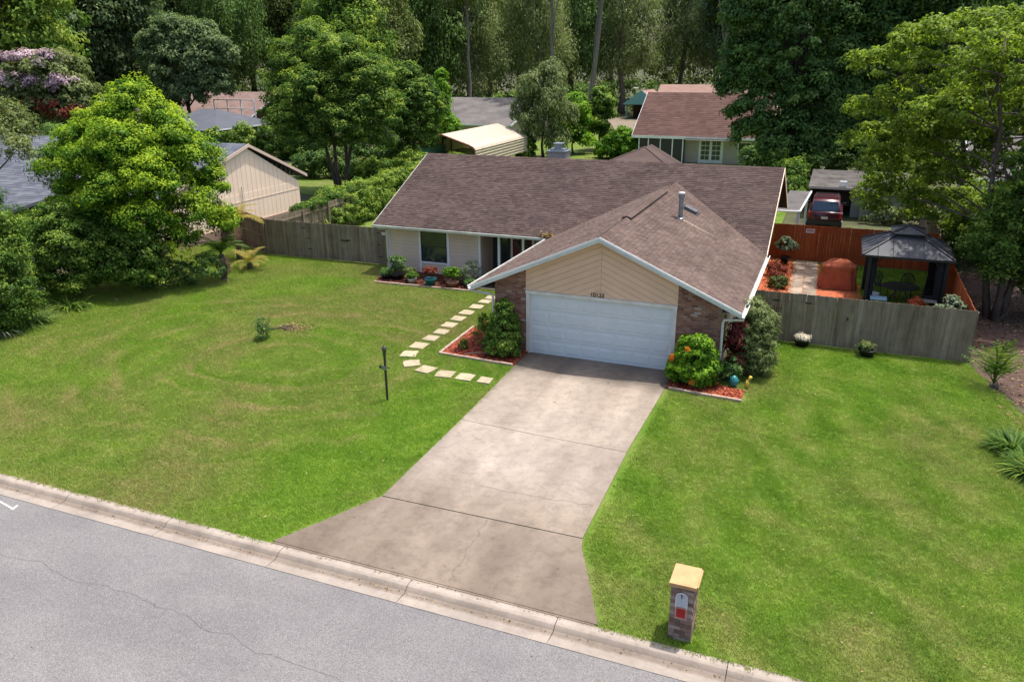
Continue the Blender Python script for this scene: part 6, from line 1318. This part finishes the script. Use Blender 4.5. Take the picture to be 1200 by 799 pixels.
# ------------------------------------------------------------------ the woods: every tree a thing, built from eight crowns
CAMX, CAMY = 9.085, -23.64
protos = []
def woodcrown(seed, H, R_, mat, **k):
    lb = ball(15, R_, H*.80, H*.18, R_*.44, seed, 1.35)
    return crown('crown', seed, lb, mat, **k)
def woodtrunk(seed, H, R_, n=6, mat='bark'):
    r = random.Random(seed); mb = MB(); tg = [(r.uniform(-.7, .7)*R_, r.uniform(-.7, .7)*R_, r.uniform(.4, .85)*H) for i in range(n)]
    limbs(mb, (0, 0, -.2), (r.uniform(-.8, .8), r.uniform(-.8, .8), H*.86), .38, tg, seed, .5, 8)
    return mb.mesh('trunk', mat, True)
specs = [('lf_dark', dict(droop=.2, tipshade=.35), 'dark evergreen'), ('lf_mid', dict(droop=.3, tipshade=.2), 'mid green'), ('lf_moss', dict(droop=1.1, aspect=.13), 'moss-hung grey-green'), ('lf_olive', dict(droop=.5, aspect=.2), 'dull olive green'),
         ('lf_bluegreen', dict(droop=.3), 'bluish green'), ('lf_dark', dict(droop=.8, aspect=.16), 'drooping dark green'), ('lf_grey', dict(droop=.2, aspect=.07), 'bare grey twiggy')]
for i, (mt, kw, adj) in enumerate(specs):
    n_cl = 700 if mt != 'lf_grey' else 300
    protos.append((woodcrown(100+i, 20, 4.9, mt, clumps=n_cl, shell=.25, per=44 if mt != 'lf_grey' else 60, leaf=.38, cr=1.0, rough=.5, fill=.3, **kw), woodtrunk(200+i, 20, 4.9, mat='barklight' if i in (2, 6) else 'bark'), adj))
zones = [(-60, 'above the crape myrtle'), (-42, 'above the blue far house'), (-33, 'above the broad glossy tree'), (-27, 'above the metal carport'), (-20, 'above the mottled grey roof'), (-12, 'above the teal gable'), (-6, 'above the red roof'), (2, 'behind the towering dark tree'), (60, 'behind the pale green tree')]
rw = random.Random(77); kk = 0
rows_ = [(92, 7.2, 15.5, .95), (106, 7.6, 17, 1.05), (124, 7.8, 20, 1.15), (146, 8.2, 24, 1.3), (172, 9, 28, 1.5)]
for ri, (dist, gap, H, sc_) in enumerate(rows_):
    n = int(math.radians(89)*dist/gap)
    for i in range(n):
        b = -59+89*(i+.5+rw.uniform(-.28, .28))/n; d = dist*rw.uniform(.955, 1.045)
        x = CAMX+math.sin(R(b))*d; y = CAMY+math.cos(R(b))*d
        if -27 < x < 1 and y < 118.5:
            continue
        if -30.5 < b < -17 and d < 116: continue
        if -50 < b < -37 and d < 118: continue
        if -77 < x < -50 and 43 < y < 71: continue
        # moss-hung pale trees stand over the red roof, bare twigs far left, dark ones between
        if b < -54: opts = (6, 4, 2)
        elif -16 < b < -4: opts = (2, 2, 3, 4, 2)
        elif b < -42: opts = (1, 1, 4, 0)
        elif -30 < b < -16: opts = (5, 0, 2, 5, 3)
        else: opts = (0, 1, 5, 3, 0, 1)
        q = rw.choice(opts); cm, tm, adj = protos[q]; s_ = sc_*rw.uniform(.88, 1.15)
        z_ = next(a for a in zones if b < a[0])[1]; rowname = ('front row', 'second row', 'middle rows', 'rear rows', 'rear rows')[ri]
        t = thing('forest_tree', '%s tree, %s of woods %s' % (adj, rowname, z_), 'tree', (x, y, 0), '%s trees in the %s of the woods %s' % (adj, rowname, z_))
        t.rotation_euler = (0, 0, rw.uniform(0, 6.28)); t.scale = (s_*rw.uniform(.9, 1.1), s_*rw.uniform(.9, 1.1), s_*rw.uniform(.95, 1.15))
        put('crown', cm, t, wpos=False); put('trunk', tm, t, wpos=False); kk += 1
gr = {}
for o in C.objects:
    if o.get('label', '').find('of woods') > 0: gr.setdefault(o['label'], []).append(o)
onames = ['leftmost', 'second from left', 'third from left', 'fourth from left', 'fifth from left', 'sixth from left', 'seventh from left']
for l_, os_ in gr.items():
    if len(os_) > 1:
        os_.sort(key=lambda o: math.atan2(o.location.x-CAMX, o.location.y-CAMY))
        for i, o in enumerate(os_): o['label'] = l_+', '+onames[min(i, 6)]
# understorey along the foot of the woods, nobody could count it
lb = []
ru = random.Random(9)
for i in range(80):
    b = -58+88*i/79; d = 96+ru.uniform(-3, 10)+ (56 if -19 < b < -4 else 24 if -31 < b < -18 or -50 < b < -36 else 0); lb.append((CAMX+math.sin(R(b))*d, CAMY+math.cos(R(b))*d, 1.5+ru.uniform(-.4, .8), 3.4, 2.6, 2.0+ru.uniform(0, 1.4)))
o = put('undergrowth', crown('undergrowth', 300, lb, 'lf_dark', clumps=1500, per=34, leaf=.5, cr=1.1, tipshade=.3)); o['kind'] = 'stuff'
lb = []
for i in range(150):
    b = -60+100*i/149; d = 196+ru.uniform(-5, 8); lb.append((CAMX+math.sin(R(b))*d, CAMY+math.cos(R(b))*d, ru.uniform(4, 22), 6.5, 5, 7))
    lb.append((CAMX+math.sin(R(b))*d, CAMY+math.cos(R(b))*d, ru.uniform(1, 8), 6.5, 5, 6))
o = put('far_woods', crown('far_woods', 301, lb, 'lf_olive', clumps=3600, per=30, leaf=.9, cr=1.9, tipshade=.3, zmin=-.9)); o['kind'] = 'stuff'
# pale straight trunks that stand out against the dark woods
for i, (x, y, h, r0) in enumerate(((-25.6, 74, 19, .30), (-22.4, 80, 20, .42), (-50.5, 62.5, 15, .35), (-6.0, 84, 20, .35), (-38, 78, 18, .28))):
    H_ = h; lbs = [(0, 0, h+1, 3.2, 3, 2.2), (-1.6, .5, h-1.4, 2.2, 2, 1.4), (1.8, 0, h-.8, 2.2, 2, 1.4)]
    tree('tall_pine', ('slender pale trunked pine above the metal carport', 'stout leaning trunk beside the pale pine at the grey roof', 'thick bare trunk standing behind the blue far house', 'tall grey trunk above the red roof ridge', 'slim trunk above the broad glossy tree')[i], 'tree', (x, y), lbs, r0, 'lf_olive', trunk='barklight', trunks=[(0, 0, (.6, 2.2, -.3, .5, -.6)[i], 0)], seed=400+i, clumps=130, per=44, leaf=.36, cr=.8)
T_=sum(len(m.polygons)*2*m.users for m in bpy.data.meshes); U_=sum(len(m.polygons)*2 for m in bpy.data.meshes); print('TRIS all', T_, 'unique', U_)
print('forest trees', kk, 'objects', len(bpy.data.objects))
